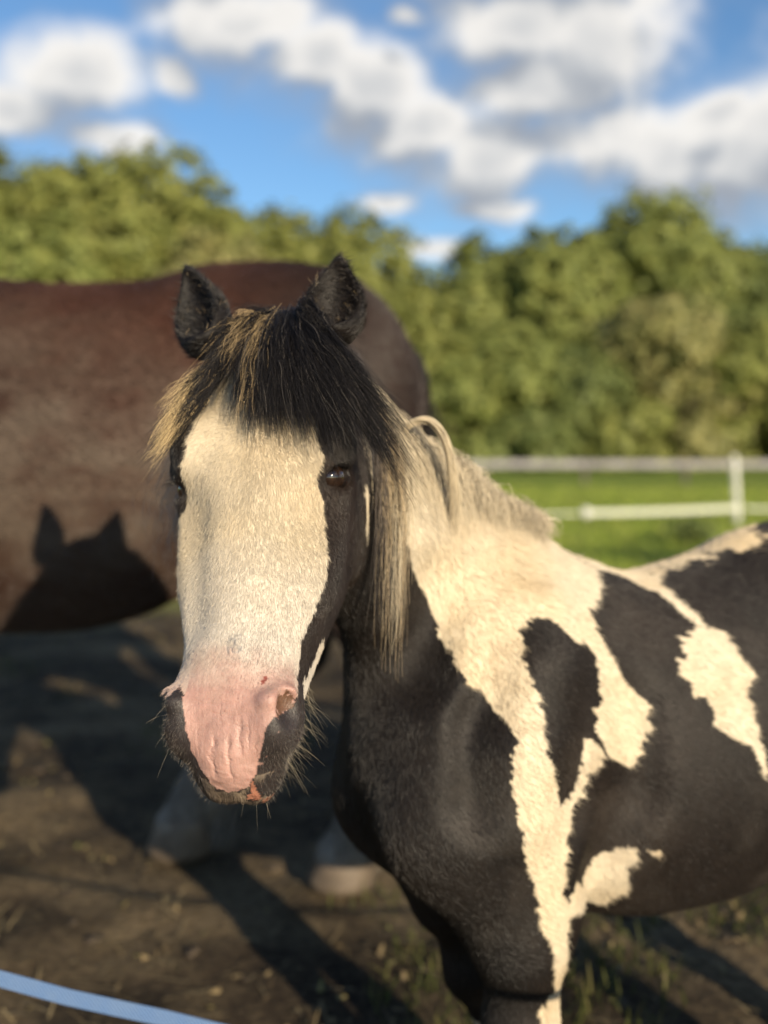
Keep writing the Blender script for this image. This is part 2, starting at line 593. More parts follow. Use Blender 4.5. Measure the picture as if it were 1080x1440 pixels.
def build_tree(name, x, y, h, w, leaf, label, cat='tree', group='trees of the treeline', seed=0, low=0.05, dens=1.0, lsize=0.20):
    r = np.random.default_rng(seed + 100)
    z0 = gz(x, y)
    root = empty(name, (x, y, z0), r.uniform(0, 6.28), label, cat, group)
    bushy = cat != 'tree'
    tb = MB()
    hh = h * (0.55 if not bushy else 0.5)
    tb.tube([(0, 0, -0.15), (0.03 * h * 0.3, 0, hh * 0.35), (0, 0.02 * h, hh * 0.7), (0.02 * h, 0, hh)],
            [h * 0.028 + 0.05, h * 0.022 + 0.03, h * 0.015 + 0.02, h * 0.008 + 0.01], 9)
    for k in range(9):
        a = k * 2.4 + r.uniform(-0.4, 0.4)
        s = hh * (0.25 + 0.08 * k)
        e = np.array((math.cos(a) * w * 0.33, math.sin(a) * w * 0.33, s + h * r.uniform(0.12, 0.3)))
        b = np.array((0.0, 0.0, s))
        mid = (b + e) / 2 + np.array((0, 0, -0.03 * h))
        tb.tube([b, mid, e], [h * 0.010 + 0.015, h * 0.007 + 0.01, 0.012], 6)
    tb.build('trunk', BARK, root, True)
    # crown: several unequal lobes, each carrying leaf clumps on its outside and some within
    lobes = []
    nl = 9 if not bushy else 5
    lobes.append((np.array((0, 0, h * 0.66)), np.array((w * 0.40, w * 0.40, h * 0.325))))
    for k in range(nl):
        a = k * 2 * math.pi / nl + r.uniform(-0.5, 0.5)
        zz = h * r.uniform(0.28, 0.80)
        rad = w * r.uniform(0.17, 0.27)
        off = w * (0.5 * math.sqrt(max(0.05, 1 - ((zz / h - 0.42) / 0.62) ** 2)) - 0.16)
        lobes.append((np.array((math.cos(a) * off, math.sin(a) * off, zz)), np.array((rad, rad, rad * r.uniform(0.7, 1.0)))))
    for k in range(5):                                     # skirts near the ground
        a = k * 1.257 + r.uniform(-0.4, 0.4)
        rad = w * r.uniform(0.16, 0.23)
        lobes.append((np.array((math.cos(a) * w * 0.30, math.sin(a) * w * 0.30, rad * 0.8 + h * low)), np.array((rad, rad, rad * 1.0))))
    pos, nor = [], []
    for c, rad in lobes:
        area = rad[0] * (rad[0] + 2 * rad[2]) * 4.2
        nc = max(8, int(area * 1.6 * dens / (0.30 + 0.02 * h)))
        u = r.normal(size=(nc, 3))
        u /= np.linalg.norm(u, axis=1)[:, None]
        cc = c + u * rad * r.uniform(0.62, 1.08, (nc, 1))
        per = 32
        q = r.normal(size=(nc, per, 3))
        q /= np.linalg.norm(q, axis=2)[:, :, None]
        cs = r.uniform(0.20, 0.80, (nc, 1, 1)) ** 1.15 * (0.6 + 0.055 * h)
        p = cc[:, None, :] + q * cs * r.random((nc, per, 1)) ** 0.5 * np.array((1, 1, 0.72))
        pos.append(p.reshape(-1, 3))
        nn = q * 0.8 + 1.1 * u[:, None, :] + np.array((0, 0, 0.25))
        nor.append(nn.reshape(-1, 3))
    pos, nor = np.concatenate(pos), np.concatenate(nor)
    k = pos[:, 2] > 0.08
    pos, nor = pos[k], nor[k]
    nor = nor + r.normal(size=nor.shape) * 0.45
    nor /= np.linalg.norm(nor, axis=1)[:, None]
    t1 = np.cross(nor, r.normal(size=nor.shape))
    t1 /= np.linalg.norm(t1, axis=1)[:, None]
    t2 = np.cross(nor, t1)
    s = (lsize * r.uniform(0.40, 1.15, len(pos)))[:, None]
    V = np.stack([pos - t1 * s, pos + t2 * s * 0.62, pos + t1 * s, pos - t2 * s * 0.62], 1).reshape(-1, 3)
    Q = np.arange(len(pos) * 4).reshape(-1, 4)
    mesh_obj('crown', V, Q, LEAF[leaf], root)
    return root


def ray(px, py):
    yc = -(py - 720) / 1500
    c, s = math.cos(R(4)), math.sin(R(4))
    return (px - 540) / 1500, c + yc * s, -s + yc * c


def tree_from(px, top, wpx, Y):
    dx, dy, dz = ray(px, top)
    k = Y / dy
    return dx * k, Y, 1.1 + dz * k, wpx / 1500 * Y


TREES = [
    ('oak_tree', -60, 184, 190, 44, 'olive', 'tall olive tree cut by the left edge of the picture', 1, 0.05),
    ('oak_tree', 195, 203, 290, 45, 'olive', 'broad domed olive tree, tallest of those behind the brown horse', 2, 0.05),
    ('oak_tree', 60, 300, 190, 40, 'green', 'lower rounded green tree in front of the two tall ones behind the brown back', 3, 0.05),
    ('oak_tree', 400, 294, 150, 47, 'olive', 'small-topped olive tree showing between the pony ears', 4, 0.05),
    ('oak_tree', 510, 288, 165, 46, 'olive', 'olive tree just right of the pony ears, before the low gap in the treeline', 5, 0.05),
    ('oak_tree', 305, 318, 150, 41, 'pale', 'yellowish tree low behind the pony left ear and brown croup', 6, 0.05),
    ('ash_tree', 672, 328, 125, 46, 'green', 'narrow green tree right of the low gap with sky holes in it', 7, 0.05),
    ('ash_tree', 785, 316, 190, 45, 'green', 'wide green tree in the middle of the right treeline', 8, 0.05),
    ('ash_tree', 925, 264, 205, 47, 'green', 'tallest tree of the right side, open crowned', 9, 0.05),
    ('ash_tree', 1062, 338, 150, 45, 'deep', 'darker green tree at the right edge of the picture', 10, 0.05),
    ('ash_tree', 1215, 300, 200, 46, 'green', 'green tree outside the picture past its right edge', 11, 0.05),
    ('ash_tree', 1400, 330, 220, 46, 'olive', 'olive tree standing farthest right along the treeline', 12, 0.05),
    ('oak_tree', 330, 335, 200, 56, 'green', 'farther green tree filling the gap above the brown horse croup', 15, 0.05),
    ('oak_tree', 455, 330, 180, 57, 'olive', 'farther olive tree in the dip between the two small tops', 16, 0.05),
    ('ash_tree', 725, 350, 170, 57, 'green', 'farther green tree closing the gap right of the narrow one', 17, 0.05),
    ('ash_tree', 855, 335, 180, 57, 'olive', 'farther olive tree between the wide tree and the tallest right one', 18, 0.05),
    ('ash_tree', 1000, 350, 190, 57, 'green', 'farther green tree right of the tallest right one', 19, 0.05),
    ('oak_tree', 40, 235, 200, 57, 'green', 'farther green tree between the two tall left trees', 20, 0.05),
    ('oak_tree', -260, 230, 240, 45, 'green', 'green tree outside the picture past its left edge', 13, 0.05),
    ('oak_tree', -470, 260, 240, 45, 'olive', 'olive tree standing farthest left along the treeline', 14, 0.05),
]
BUSHES = [
    ('hawthorn_bush', 575, 405, 170, 39, 'olive', 'high olive bush filling the gap behind the pony neck', 21),
    ('hawthorn_bush', 715, 455, 170, 38, 'green', 'rounded green bush in front of the narrow tree', 22),
    ('hawthorn_bush', 820, 490, 130, 37, 'deep', 'dark green bush between the pale bush and the rounded one', 23),
    ('hawthorn_bush', 935, 410, 180, 38, 'pale', 'pale olive bush under the tallest right tree', 24),
    ('hawthorn_bush', 1060, 450, 170, 38, 'olive', 'olive bush at the right edge above the white post', 25),
    ('hawthorn_bush', 640, 510, 120, 36.5, 'green', 'low green bush nearest the neck mane', 26),
    ('hawthorn_bush', 455, 420, 190, 39, 'green', 'green bush hidden mostly behind the brown rump', 27),
    ('hawthorn_bush', 1200, 470, 190, 38, 'green', 'green bush outside the picture past the right edge', 28),
    ('hawthorn_bush', 180, 430, 230, 39, 'green', 'wide bush hidden behind the brown horse barrel', 29),
    ('hawthorn_bush', -60, 430, 230, 39, 'olive', 'olive bush behind the brown horse shoulder', 30),
    ('hawthorn_bush', 880, 560, 110, 36, 'olive', 'lowest olive bush at the foot of the right treeline', 31),
    ('hawthorn_bush', 745, 575, 120, 36, 'deep', 'low dark bush behind the white rail', 32),
]
for (nm, px, top, wpx, Y, leaf, lab, sd, low) in TREES:
    x, y, h, w = tree_from(px, top, wpx, Y)
    build_tree(nm, x, y, h, w * 1.28, leaf, lab, 'tree', 'trees of the treeline', sd, low)
for (nm, px, top, wpx, Y, leaf, lab, sd) in BUSHES:
    x, y, h, w = tree_from(px, top, wpx, Y)
    build_tree(nm, x, y, h, w * 1.2, leaf, lab, 'bush', 'bushes along the foot of the trees', sd, 0.0, 0.9, 0.17)


# ------------------------------------------------------------------ fences
WHITE_WOOD = simple_mat('weathered_white_paint', (0.26, 0.25, 0.26), 0.7, 0.35, 6, 0.2)
OLD_WOOD = simple_mat('old_fence_wood', (0.085, 0.075, 0.06), 0.85, 0.35, 9, 0.4)
WHITE_PLASTIC = simple_mat('white_plastic', (0.60, 0.61, 0.56), 0.45, 0.06, 8)
WHITE_TAPE = simple_mat('white_tape', (0.55, 0.57, 0.48), 0.6, 0.08, 30)
BLACK_PLASTIC = simple_mat('black_plastic', (0.02, 0.02, 0.02), 0.5, 0.2, 10)


def build_rail_fence():
    Y = 25.5
    root = empty('rail_fence', (0, Y, 0), 0.0, 'weathered white rail fence along the foot of the trees', 'fence')
    xs = np.arange(-19.2, 22.0, 2.4)
    for x in xs:
        b = MB()
        z = gz(x, Y)
        b.box((x - 0.05, -0.05, z - 0.2), (x + 0.05, 0.05, z + 0.56))
        b.build('post', OLD_WOOD, root)
    for i, x in enumerate(xs[:-1]):
        b = MB()
        z0, z1 = gz(x, Y), gz(x + 2.4, Y)
        a = math.atan2(z1 - z0, 2.4)
        rot = Matrix.Rotation(-a, 3, 'Y')
        b.box((0.01, -0.082, 0.40), (2.39, -0.052, 0.55), rot, (x, 0, z0))
        b.build('rail', WHITE_WOOD, root)
    return root


build_rail_fence()


def tape_mesh(pts, width, thick, up=(0, 0, 1)):
    b = MB()
    v, f = [], []
    n = len(pts)
    for i, p in enumerate(pts):
        p = Vector(p)
        d = (Vector(pts[min(i + 1, n - 1)]) - Vector(pts[max(i - 1, 0)])).normalized()
        u = Vector(up)
        u = (u - d * u.dot(d)).normalized()
        s = d.cross(u)
        for (a, c) in ((1, 1), (-1, 1), (-1, -1), (1, -1)):
            v.append(tuple(p + u * a * width / 2 + s * c * thick / 2))
    for i in range(n - 1):
        for k in range(4):
            k2 = (k + 1) % 4
            f.append((4 * i + k, 4 * i + k2, 4 * i + 4 + k2, 4 * i + 4 + k))
    f.append((3, 2, 1, 0))
    f.append((4 * n - 4, 4 * n - 3, 4 * n - 2, 4 * n - 1))
    return v, f


def build_stake(x, y, h, lean, label, n_clip, cap=True):
    z = gz(x, y)
    root = empty('fence_stake', (x, y, z), 0, label, 'fence stake', 'white electric fence stakes')
    root.rotation_euler = (0, lean, 0)
    b = MB()
    b.box((-0.037, -0.012, -0.10), (0.037, 0.012, h))
    b.box((-0.014, -0.04, -0.10), (0.014, 0.04, h - 0.01))
    b.build('shaft', WHITE_PLASTIC, root)
    if cap:
        b = MB()
        b.tube([(0, 0, h - 0.03), (0, 0, h + 0.02), (0, 0, h + 0.045)], [0.040, 0.040, 0.024], 12)
        b.build('cap', WHITE_PLASTIC, root, True)
    for k in range(n_clip):
        b = MB()
        zz = 0.13 + k * (h - 0.2) / max(n_clip - 1, 1)
        b.box((-0.018, -0.066, zz - 0.015), (0.018, -0.041, zz + 0.015))
        b.build('clip', WHITE_PLASTIC, root)
    b = MB()
    b.box((-0.05, -0.10, 0.02), (-0.02, 0.05, 0.035))
    b.build('tread', WHITE_PLASTIC, root)
    return root


def build_pasture_fence():
    Y = 13.6
    sx = (1039 - 540) / 1500 * Y
    build_stake(sx, Y, 0.84, R(-4), 'white plastic stake leaning slightly above the pony croup', 4)
    ex = (821 - 540) / 1500 * Y
    z = gz(ex, Y - 0.2)
    root = empty('fence_reel', (ex, Y - 0.2, z), 0, 'round white reel at the end of the low white tape', 'tape reel')
    b = MB()
    b.tube([(0, -0.05, 0.17), (0, -0.03, 0.17), (0, -0.03, 0.17), (0, 0.03, 0.17), (0, 0.03, 0.17), (0, 0.05, 0.17)], [0.062, 0.068, 0.04, 0.04, 0.068, 0.062], 20)
    b.build('spool', WHITE_PLASTIC, root, True)
    b = MB()
    b.tube([(0, 0, -0.1), (0, 0, 0.15)], [0.008, 0.008], 8)
    b.build('pin', BLACK_PLASTIC, root)
    pts = []
    for i in range(15):
        u = i / 14
        pts.append((ex + (sx - ex) * u + 0.02, Y - 0.2 + 0.13 * u, 0.17 + 0.05 * u - 0.05 * u * (1 - u) + z * (1 - u) + gz(sx, Y) * u))
    v, f = tape_mesh(pts, 0.062, 0.004)
    tag(mesh_obj('fence_tape', v, f, WHITE_TAPE), 'wide white tape strung low between the round reel and the white stake', 'fence tape')
    pts2 = [(sx + 0.06 + 4.0 * i / 10, Y - 0.08, 0.21 + gz(sx, Y) - 0.08 * (i / 10) * (1 - i / 10)) for i in range(11)]
    v, f = tape_mesh(pts2, 0.03, 0.003)
    tag(mesh_obj('fence_tape', v, f, WHITE_TAPE), 'thin white tape running from the stake out past the right edge', 'fence tape')
    build_stake(sx + 4.1, Y, 0.84, 0, 'white plastic stake outside the picture past the right edge', 4)
    pts3 = [(ex - 0.09 - 4.5 * i / 10, Y - 0.2, 0.16 + z - 0.1 * (i / 10) * (1 - i / 10)) for i in range(11)]
    v, f = tape_mesh(pts3, 0.025, 0.003)
    tag(mesh_obj('fence_tape', v, f, WHITE_TAPE), 'thin white tape running from the reel behind the pony withers', 'fence tape')
    build_stake(ex - 4.7, Y, 0.84, 0, 'white plastic stake hidden behind the brown horse', 4)


build_pasture_fence()


def build_weed(x, y, h, label, seed):
    r = np.random.default_rng(seed)
    root = empty('dock_weed', (x, y, gz(x, y)), 0, label, 'weed', 'dark weeds in the pasture')
    b = MB()
    for k in range(5):
        a = r.uniform(0, 6.28)
        b.tube([(0, 0, -0.05), (0.03 * math.cos(a), 0.03 * math.sin(a), h * 0.5), (0.09 * math.cos(a), 0.09 * math.sin(a), h * r.uniform(0.8, 1.0))], [0.008, 0.006, 0.003], 5)
    b.build('stem', LEAF['deep'], root)
    n = 150
    pos = r.normal(size=(n, 3)) * np.array((0.11, 0.11, 0.3 * h)) + np.array((0, 0, h * 0.5))
    pos[:, 2] = np.clip(pos[:, 2], 0.03, h)
    t1 = r.normal(size=(n, 3))
    t1 /= np.linalg.norm(t1, axis=1)[:, None]
    t2 = np.cross(t1, r.normal(size=(n, 3)))
    t2 /= np.linalg.norm(t2, axis=1)[:, None]
    V = np.stack([pos - t1 * 0.07, pos + t2 * 0.03, pos + t1 * 0.07, pos - t2 * 0.03], 1).reshape(-1, 3)
    mesh_obj('foliage', V, np.arange(n * 4).reshape(-1, 4), LEAF['deep'], root)


build_weed(3.12, 10.9, 0.27, 'dark dock weed standing right above the pony back', 3)


# thorn bush added out of view to cast the shade behind the pony
build_tree('hawthorn_bush', 5.35, 4.6, 2.25, 1.7, 'green', 'small bush added outside the picture to the right to cast shade behind the pony back', 'bush', 'bushes along the foot of the trees', 55, 0.0, 1.6, 0.05)


# ------------------------------------------------------------------ horses: an implicit body, meshed as one continuous surface
def nrm(v):
    v = np.asarray(v, float)
    return v / np.linalg.norm(v)


class Field:
    """signed field made of smooth unions and cuts; negative inside"""
    def __init__(self):
        self.ops = []

    def add(self, fn, lo, hi, k=0.02, cut=False):
        m = k * 2.0 + 0.02
        self.ops.append((fn, np.asarray(lo, float) - m, np.asarray(hi, float) + m, k, cut))

    @staticmethod
    def blend(f, d, k, cut):
        if cut:
            d = -d
            h = np.maximum(k - np.abs(f - d), 0) / k
            return np.maximum(f, d) + h * h * k * 0.25
        h = np.maximum(k - np.abs(f - d), 0) / k
        return np.minimum(f, d) - h * h * k * 0.25

    def points(self, P):
        F = np.full(len(P), 0.3)
        x, y, z = (np.ascontiguousarray(P[:, i]) for i in range(3))
        for fn, lo, hi, k, cut in self.ops:
            m = np.flatnonzero((x > lo[0]) & (x < hi[0]) & (y > lo[1]) & (y < hi[1]) & (z > lo[2]) & (z < hi[2]))
            if len(m):
                F[m] = self.blend(F[m], fn(P[m]), k, cut)
        return F

    def grid(self, ax):
        F = np.full(tuple(len(a) for a in ax), 0.3, dtype=np.float64)
        for fn, lo, hi, k, cut in self.ops:
            sl = tuple(slice(np.searchsorted(a, lo[i]), np.searchsorted(a, hi[i])) for i, a in enumerate(ax))
            sub = F[sl]
            if sub.size == 0:
                continue
            g = np.meshgrid(*(a[s] for a, s in zip(ax, sl)), indexing='ij')
            P = np.stack([q.ravel() for q in g], 1)
            F[sl] = self.blend(sub, fn(P).reshape(sub.shape), k, cut)
        return F

    def grad(self, P, e=0.0015):
        k = np.array([[1, -1, -1], [-1, -1, 1], [-1, 1, -1], [1, 1, 1]], float)
        g = np.zeros_like(P)
        for s in k:
            g += s * self.points(P + s * e)[:, None]
        return g / (4 * e)

    def project(self, P, steps=2, off=0.0):
        for _ in range(steps):
            f = self.points(P) - off
            g = self.grad(P)
            n2 = np.maximum((g * g).sum(1), 0.09)
            st = np.clip(f / n2, -0.01, 0.01)
            P = P - st[:, None] * g
        return P

    # ---- primitives
    def ell(self, c, rad, axes=None, k=0.02, cut=False):
        c = np.asarray(c, float)
        A = np.eye(3) if axes is None else np.stack([np.asarray(a, float) for a in axes])
        rad = np.asarray(rad, float)
        ext = np.sqrt(((A * rad[:, None]) ** 2).sum(0))

        def fn(P):
            q = (P - c) @ A.T
            r = np.sqrt(((q / rad) ** 2).sum(1)) + 1e-9
            g = np.sqrt(((q / rad ** 2) ** 2).sum(1)) + 1e-9
            return r * (r - 1) / g
        self.add(fn, c - ext, c + ext, k, cut)

    def cone(self, a, b, ra, rb, k=0.02, lat=None, flat=1.0, cut=False):
        """capsule with two radii; flat < 1 narrows it along the unit vector lat"""
        a, b = np.asarray(a, float), np.asarray(b, float)
        ab = b - a
        l2 = (ab * ab).sum()
        la = None if lat is None else np.asarray(lat, float)

        def fn(P):
            ap = P - a
            u = np.clip(ap @ ab / l2, 0, 1)
            d = ap - u[:, None] * ab
            if la is not None:
                q = d @ la
                d = d + np.outer(q * (1 / flat - 1), la)
            return np.sqrt((d * d).sum(1)) - (ra + (rb - ra) * u)
        lo = np.minimum(a - ra, b - rb)
        hi = np.maximum(a + ra, b + rb)
        self.add(fn, lo, hi, k, cut)

    def trunk(self, tab, k=0.03):
        """barrel along x: rows (x, top, bottom, half width)"""
        T = np.array(tab, float)
        T = T[np.argsort(T[:, 0])]
        xs = np.linspace(T[0, 0], T[-1, 0], 160)
        D = np.stack([smooth_interp(xs, T[:, 0], T[:, j]) for j in (1, 2, 3)], 1)

        def fn(P):
            x = np.clip(P[:, 0], xs[0], xs[-1])
            top, bot, w = (np.interp(x, xs, D[:, j]) for j in range(3))
            zc, h = (top + bot) / 2, np.maximum((top - bot) / 2, 0.004)
            w = np.maximum(w, 0.004)
            v = (P[:, 2] - zc) / h
            # fuller below the middle, narrower towards the spine
            vc = np.clip(v, -1.2, 1.2)
            ww = w * (1 - 0.10 * vc - 0.05 * vc * vc)
            u = P[:, 1] / np.maximum(ww, 0.003)
            r = np.sqrt(u * u + v * v) + 1e-9
            g = np.sqrt((u / ww) ** 2 + (v / h) ** 2) + 1e-9
            d = r * (r - 1) / g
            dx = np.abs(P[:, 0] - x)
            return np.where(dx > 0, np.sqrt(np.maximum(d, 0) ** 2 + dx ** 2) + np.minimum(d, 0) * (dx == 0), d)
        lo = (xs[0], -D[:, 2].max(), D[:, 1].min())
        hi = (xs[-1], D[:, 2].max(), D[:, 0].max())
        self.add(fn, lo, hi, k)

    def neck(self, st, k=0.04):
        """rows (centre, half depth, half width, lateral vector)"""
        for (c0, a0, b0, l0), (c1, a1, b1, l1) in zip(st[:-1], st[1:]):
            c0, c1, l0, l1 = (np.asarray(q, float) for q in (c0, c1, l0, l1))
            ab = c1 - c0
            l2 = (ab * ab).sum()
            ax = ab / math.sqrt(l2)

            def fn(P, c0=c0, ab=ab, l2=l2, ax=ax, a0=a0, a1=a1, b0=b0, b1=b1, l0=l0, l1=l1):
                u = np.clip((P - c0) @ ab / l2, 0, 1)[:, None]
                r = P - c0 - u * ab
                lat = l0 + u * (l1 - l0)
                lat = lat - (lat @ ax)[:, None] * ax
                lat /= np.linalg.norm(lat, axis=1)[:, None]
                dor = np.cross(ax, lat)
                a = (a0 + (a1 - a0) * u)[:, 0]
                b = (b0 + (b1 - b0) * u)[:, 0]
                x = (r * lat).sum(1) / b
                y = (r * dor).sum(1) / a
                z = (r @ ax) / b
                q = np.sqrt(x * x + y * y + z * z) + 1e-9
                g = np.sqrt((x / b) ** 2 + (y / a) ** 2 + (z / b) ** 2) + 1e-9
                return q * (q - 1) / g
            m = max(a0, a1)
            self.add(fn, np.minimum(c0, c1) - m, np.maximum(c0, c1) + m, k)


def smooth_interp(x, xp, fp):
    """cubic (Catmull-Rom on uneven knots, limited) interpolation"""
    xp, fp = np.asarray(xp, float), np.asarray(fp, float)
    d = np.diff(fp) / np.diff(xp)
    m = np.empty(len(fp))
    m[0], m[-1] = d[0], d[-1]
    for i in range(1, len(fp) - 1):
        m[i] = 0 if d[i - 1] * d[i] <= 0 else 2 * d[i - 1] * d[i] / (d[i - 1] + d[i])
    i = np.clip(np.searchsorted(xp, x) - 1, 0, len(xp) - 2)
    h = xp[i + 1] - xp[i]
    t = (x - xp[i]) / h
    t2, t3 = t * t, t * t * t
    return (2 * t3 - 3 * t2 + 1) * fp[i] + (t3 - 2 * t2 + t) * h * m[i] + (-2 * t3 + 3 * t2) * fp[i + 1] + (t3 - t2) * h * m[i + 1]


def surface_nets(F, ax):
    """quads of the zero level on a rectilinear grid"""
    S = F < 0
    s = S[:-1, :-1, :-1].astype(np.int8)
    tot = np.zeros_like(s)
    for dx in (0, 1):
        for dy in (0, 1):
            for dz in (0, 1):
                tot += S[dx:S.shape[0] - 1 + dx, dy:S.shape[1] - 1 + dy, dz:S.shape[2] - 1 + dz]
    mixed = (tot > 0) & (tot < 8)
    I, J, K = np.nonzero(mixed)
    idx = np.full(mixed.shape, -1, dtype=np.int64)
    idx[I, J, K] = np.arange(len(I))
    acc = np.zeros((len(I), 3))
    cnt = np.zeros(len(I))
    cor = [(a, b, c) for a in (0, 1) for b in (0, 1) for c in (0, 1)]
    X, Y, Z = ax
    for a in range(8):
        for b in range(a + 1, 8):
            ca, cb = cor[a], cor[b]
            if sum(abs(p - q) for p, q in zip(ca, cb)) != 1:
                continue
            fa = F[I + ca[0], J + ca[1], K + ca[2]]
            fb = F[I + cb[0], J + cb[1], K + cb[2]]
            m = (fa < 0) != (fb < 0)
            t = np.where(m, fa / np.where(m, fa - fb, 1), 0)
            pa = np.stack([X[I + ca[0]], Y[J + ca[1]], Z[K + ca[2]]], 1)
            pb = np.stack([X[I + cb[0]], Y[J + cb[1]], Z[K + cb[2]]], 1)
            acc += np.where(m[:, None], pa + t[:, None] * (pb - pa), 0)
            cnt += m
    V = acc / cnt[:, None]
    quads = []
    n = F.shape
    # x edges
    A, B = S[:-1, 1:-1, 1:-1], S[1:, 1:-1, 1:-1]
    for flip, M in ((False, A & ~B), (True, ~A & B)):
        i, j, k = np.nonzero(M)
        j, k = j + 1, k + 1
        q = np.stack([idx[i, j - 1, k - 1], idx[i, j, k - 1], idx[i, j, k], idx[i, j - 1, k]], 1)
        quads.append(q[:, ::-1] if flip else q)
    A, B = S[1:-1, :-1, 1:-1], S[1:-1, 1:, 1:-1]
    for flip, M in ((False, A & ~B), (True, ~A & B)):
        i, j, k = np.nonzero(M)
        i, k = i + 1, k + 1
        q = np.stack([idx[i - 1, j, k - 1], idx[i - 1, j, k], idx[i, j, k], idx[i, j, k - 1]], 1)
        quads.append(q[:, ::-1] if flip else q)
    A, B = S[1:-1, 1:-1, :-1], S[1:-1, 1:-1, 1:]
    for flip, M in ((False, A & ~B), (True, ~A & B)):
        i, j, k = np.nonzero(M)
        i, j = i + 1, j + 1
        q = np.stack([idx[i - 1, j - 1, k], idx[i, j - 1, k], idx[i, j, k], idx[i - 1, j, k]], 1)
        quads.append(q[:, ::-1] if flip else q)
    return V, np.concatenate(quads)


def subdivide(V, Q):
    E = np.sort(np.concatenate([Q[:, [0, 1]], Q[:, [1, 2]], Q[:, [2, 3]], Q[:, [3, 0]]]), 1)
    U, inv = np.unique(E[:, 0] * len(V) + E[:, 1], return_inverse=True)
    ea, eb = U // len(V), U % len(V)
    n, m = len(V), len(Q)
    mid = (V[ea] + V[eb]) / 2
    cen = V[Q].mean(1)
    e = inv.reshape(4, m).T + n
    c = np.arange(m) + n + len(U)
    V2 = np.concatenate([V, mid, cen])
    Q2 = np.concatenate([np.stack([Q[:, i], e[:, i], c, e[:, (i + 3) % 4]], 1) for i in range(4)])
    return V2, Q2


def relax(V, Q, it=1, w=0.5):
    a = np.concatenate([Q[:, i] for i in (0, 1, 2, 3, 1, 2, 3, 0)])
    b = np.concatenate([Q[:, i] for i in (1, 2, 3, 0, 0, 1, 2, 3)])
    cnt = np.bincount(a, minlength=len(V))[:, None]
    for _ in range(it):
        acc = np.stack([np.bincount(a, V[b, i], len(V)) for i in range(3)], 1)
        V = V + w * (acc / cnt - V)
    return V


def axis(lo, hi, flo, fhi, coarse, fine):
    def run(p, q, st):
        return np.linspace(p, q, max(1, int(round((q - p) / st))), endpoint=False) if q - p > st * 0.3 else np.array([])
    return np.concatenate([run(lo, flo, coarse), run(flo, fhi, fine), run(fhi, hi, coarse), [hi]])


HEAD_ROWS = [  # t, dorsal n, ventral n, half width dorsal, half width ventral (of the head's length)
    (-0.06, -0.10, -0.26, 0.085, 0.070),
    (0.00, -0.030, -0.32, 0.120, 0.090),
    (0.10, 0.005, -0.39, 0.148, 0.105),
    (0.22, 0.026, -0.43, 0.170, 0.115),
    (0.33, 0.028, -0.44, 0.178, 0.120),
    (0.44, 0.022, -0.42, 0.186, 0.130),
    (0.55, 0.012, -0.36, 0.180, 0.136),
    (0.67, 0.006, -0.290, 0.154, 0.124),
    (0.78, 0.000, -0.255, 0.120, 0.104),
    (0.87, -0.014, -0.240, 0.104, 0.085),
    (0.94, -0.050, -0.235, 0.080, 0.060),
    (0.985, -0.100, -0.210, 0.053, 0.044),
    (1.005, -0.140, -0.180, 0.034, 0.030),
]


class Head:
    def __init__(self, O, tip, n_hint, L=None):
        self.O = np.asarray(O, float)
        v = np.asarray(tip, float) - self.O
        self.L = L or np.linalg.norm(v)
        self.t = nrm(v)
        n = np.asarray(n_hint, float)
        self.n = nrm(n - (n @ self.t) * self.t)
        self.s = np.cross(self.n, self.t)       # towards the animal's left
        self.M = np.stack([self.t, self.s, self.n])

    def w(self, t, s, n):
        return self.O + self.L * (t * self.t + s * self.s + n * self.n)

    def d(self, t, s, n):
        return nrm(t * self.t + s * self.s + n * self.n)

    def loc(self, P):
        return (P - self.O) @ self.M.T / self.L


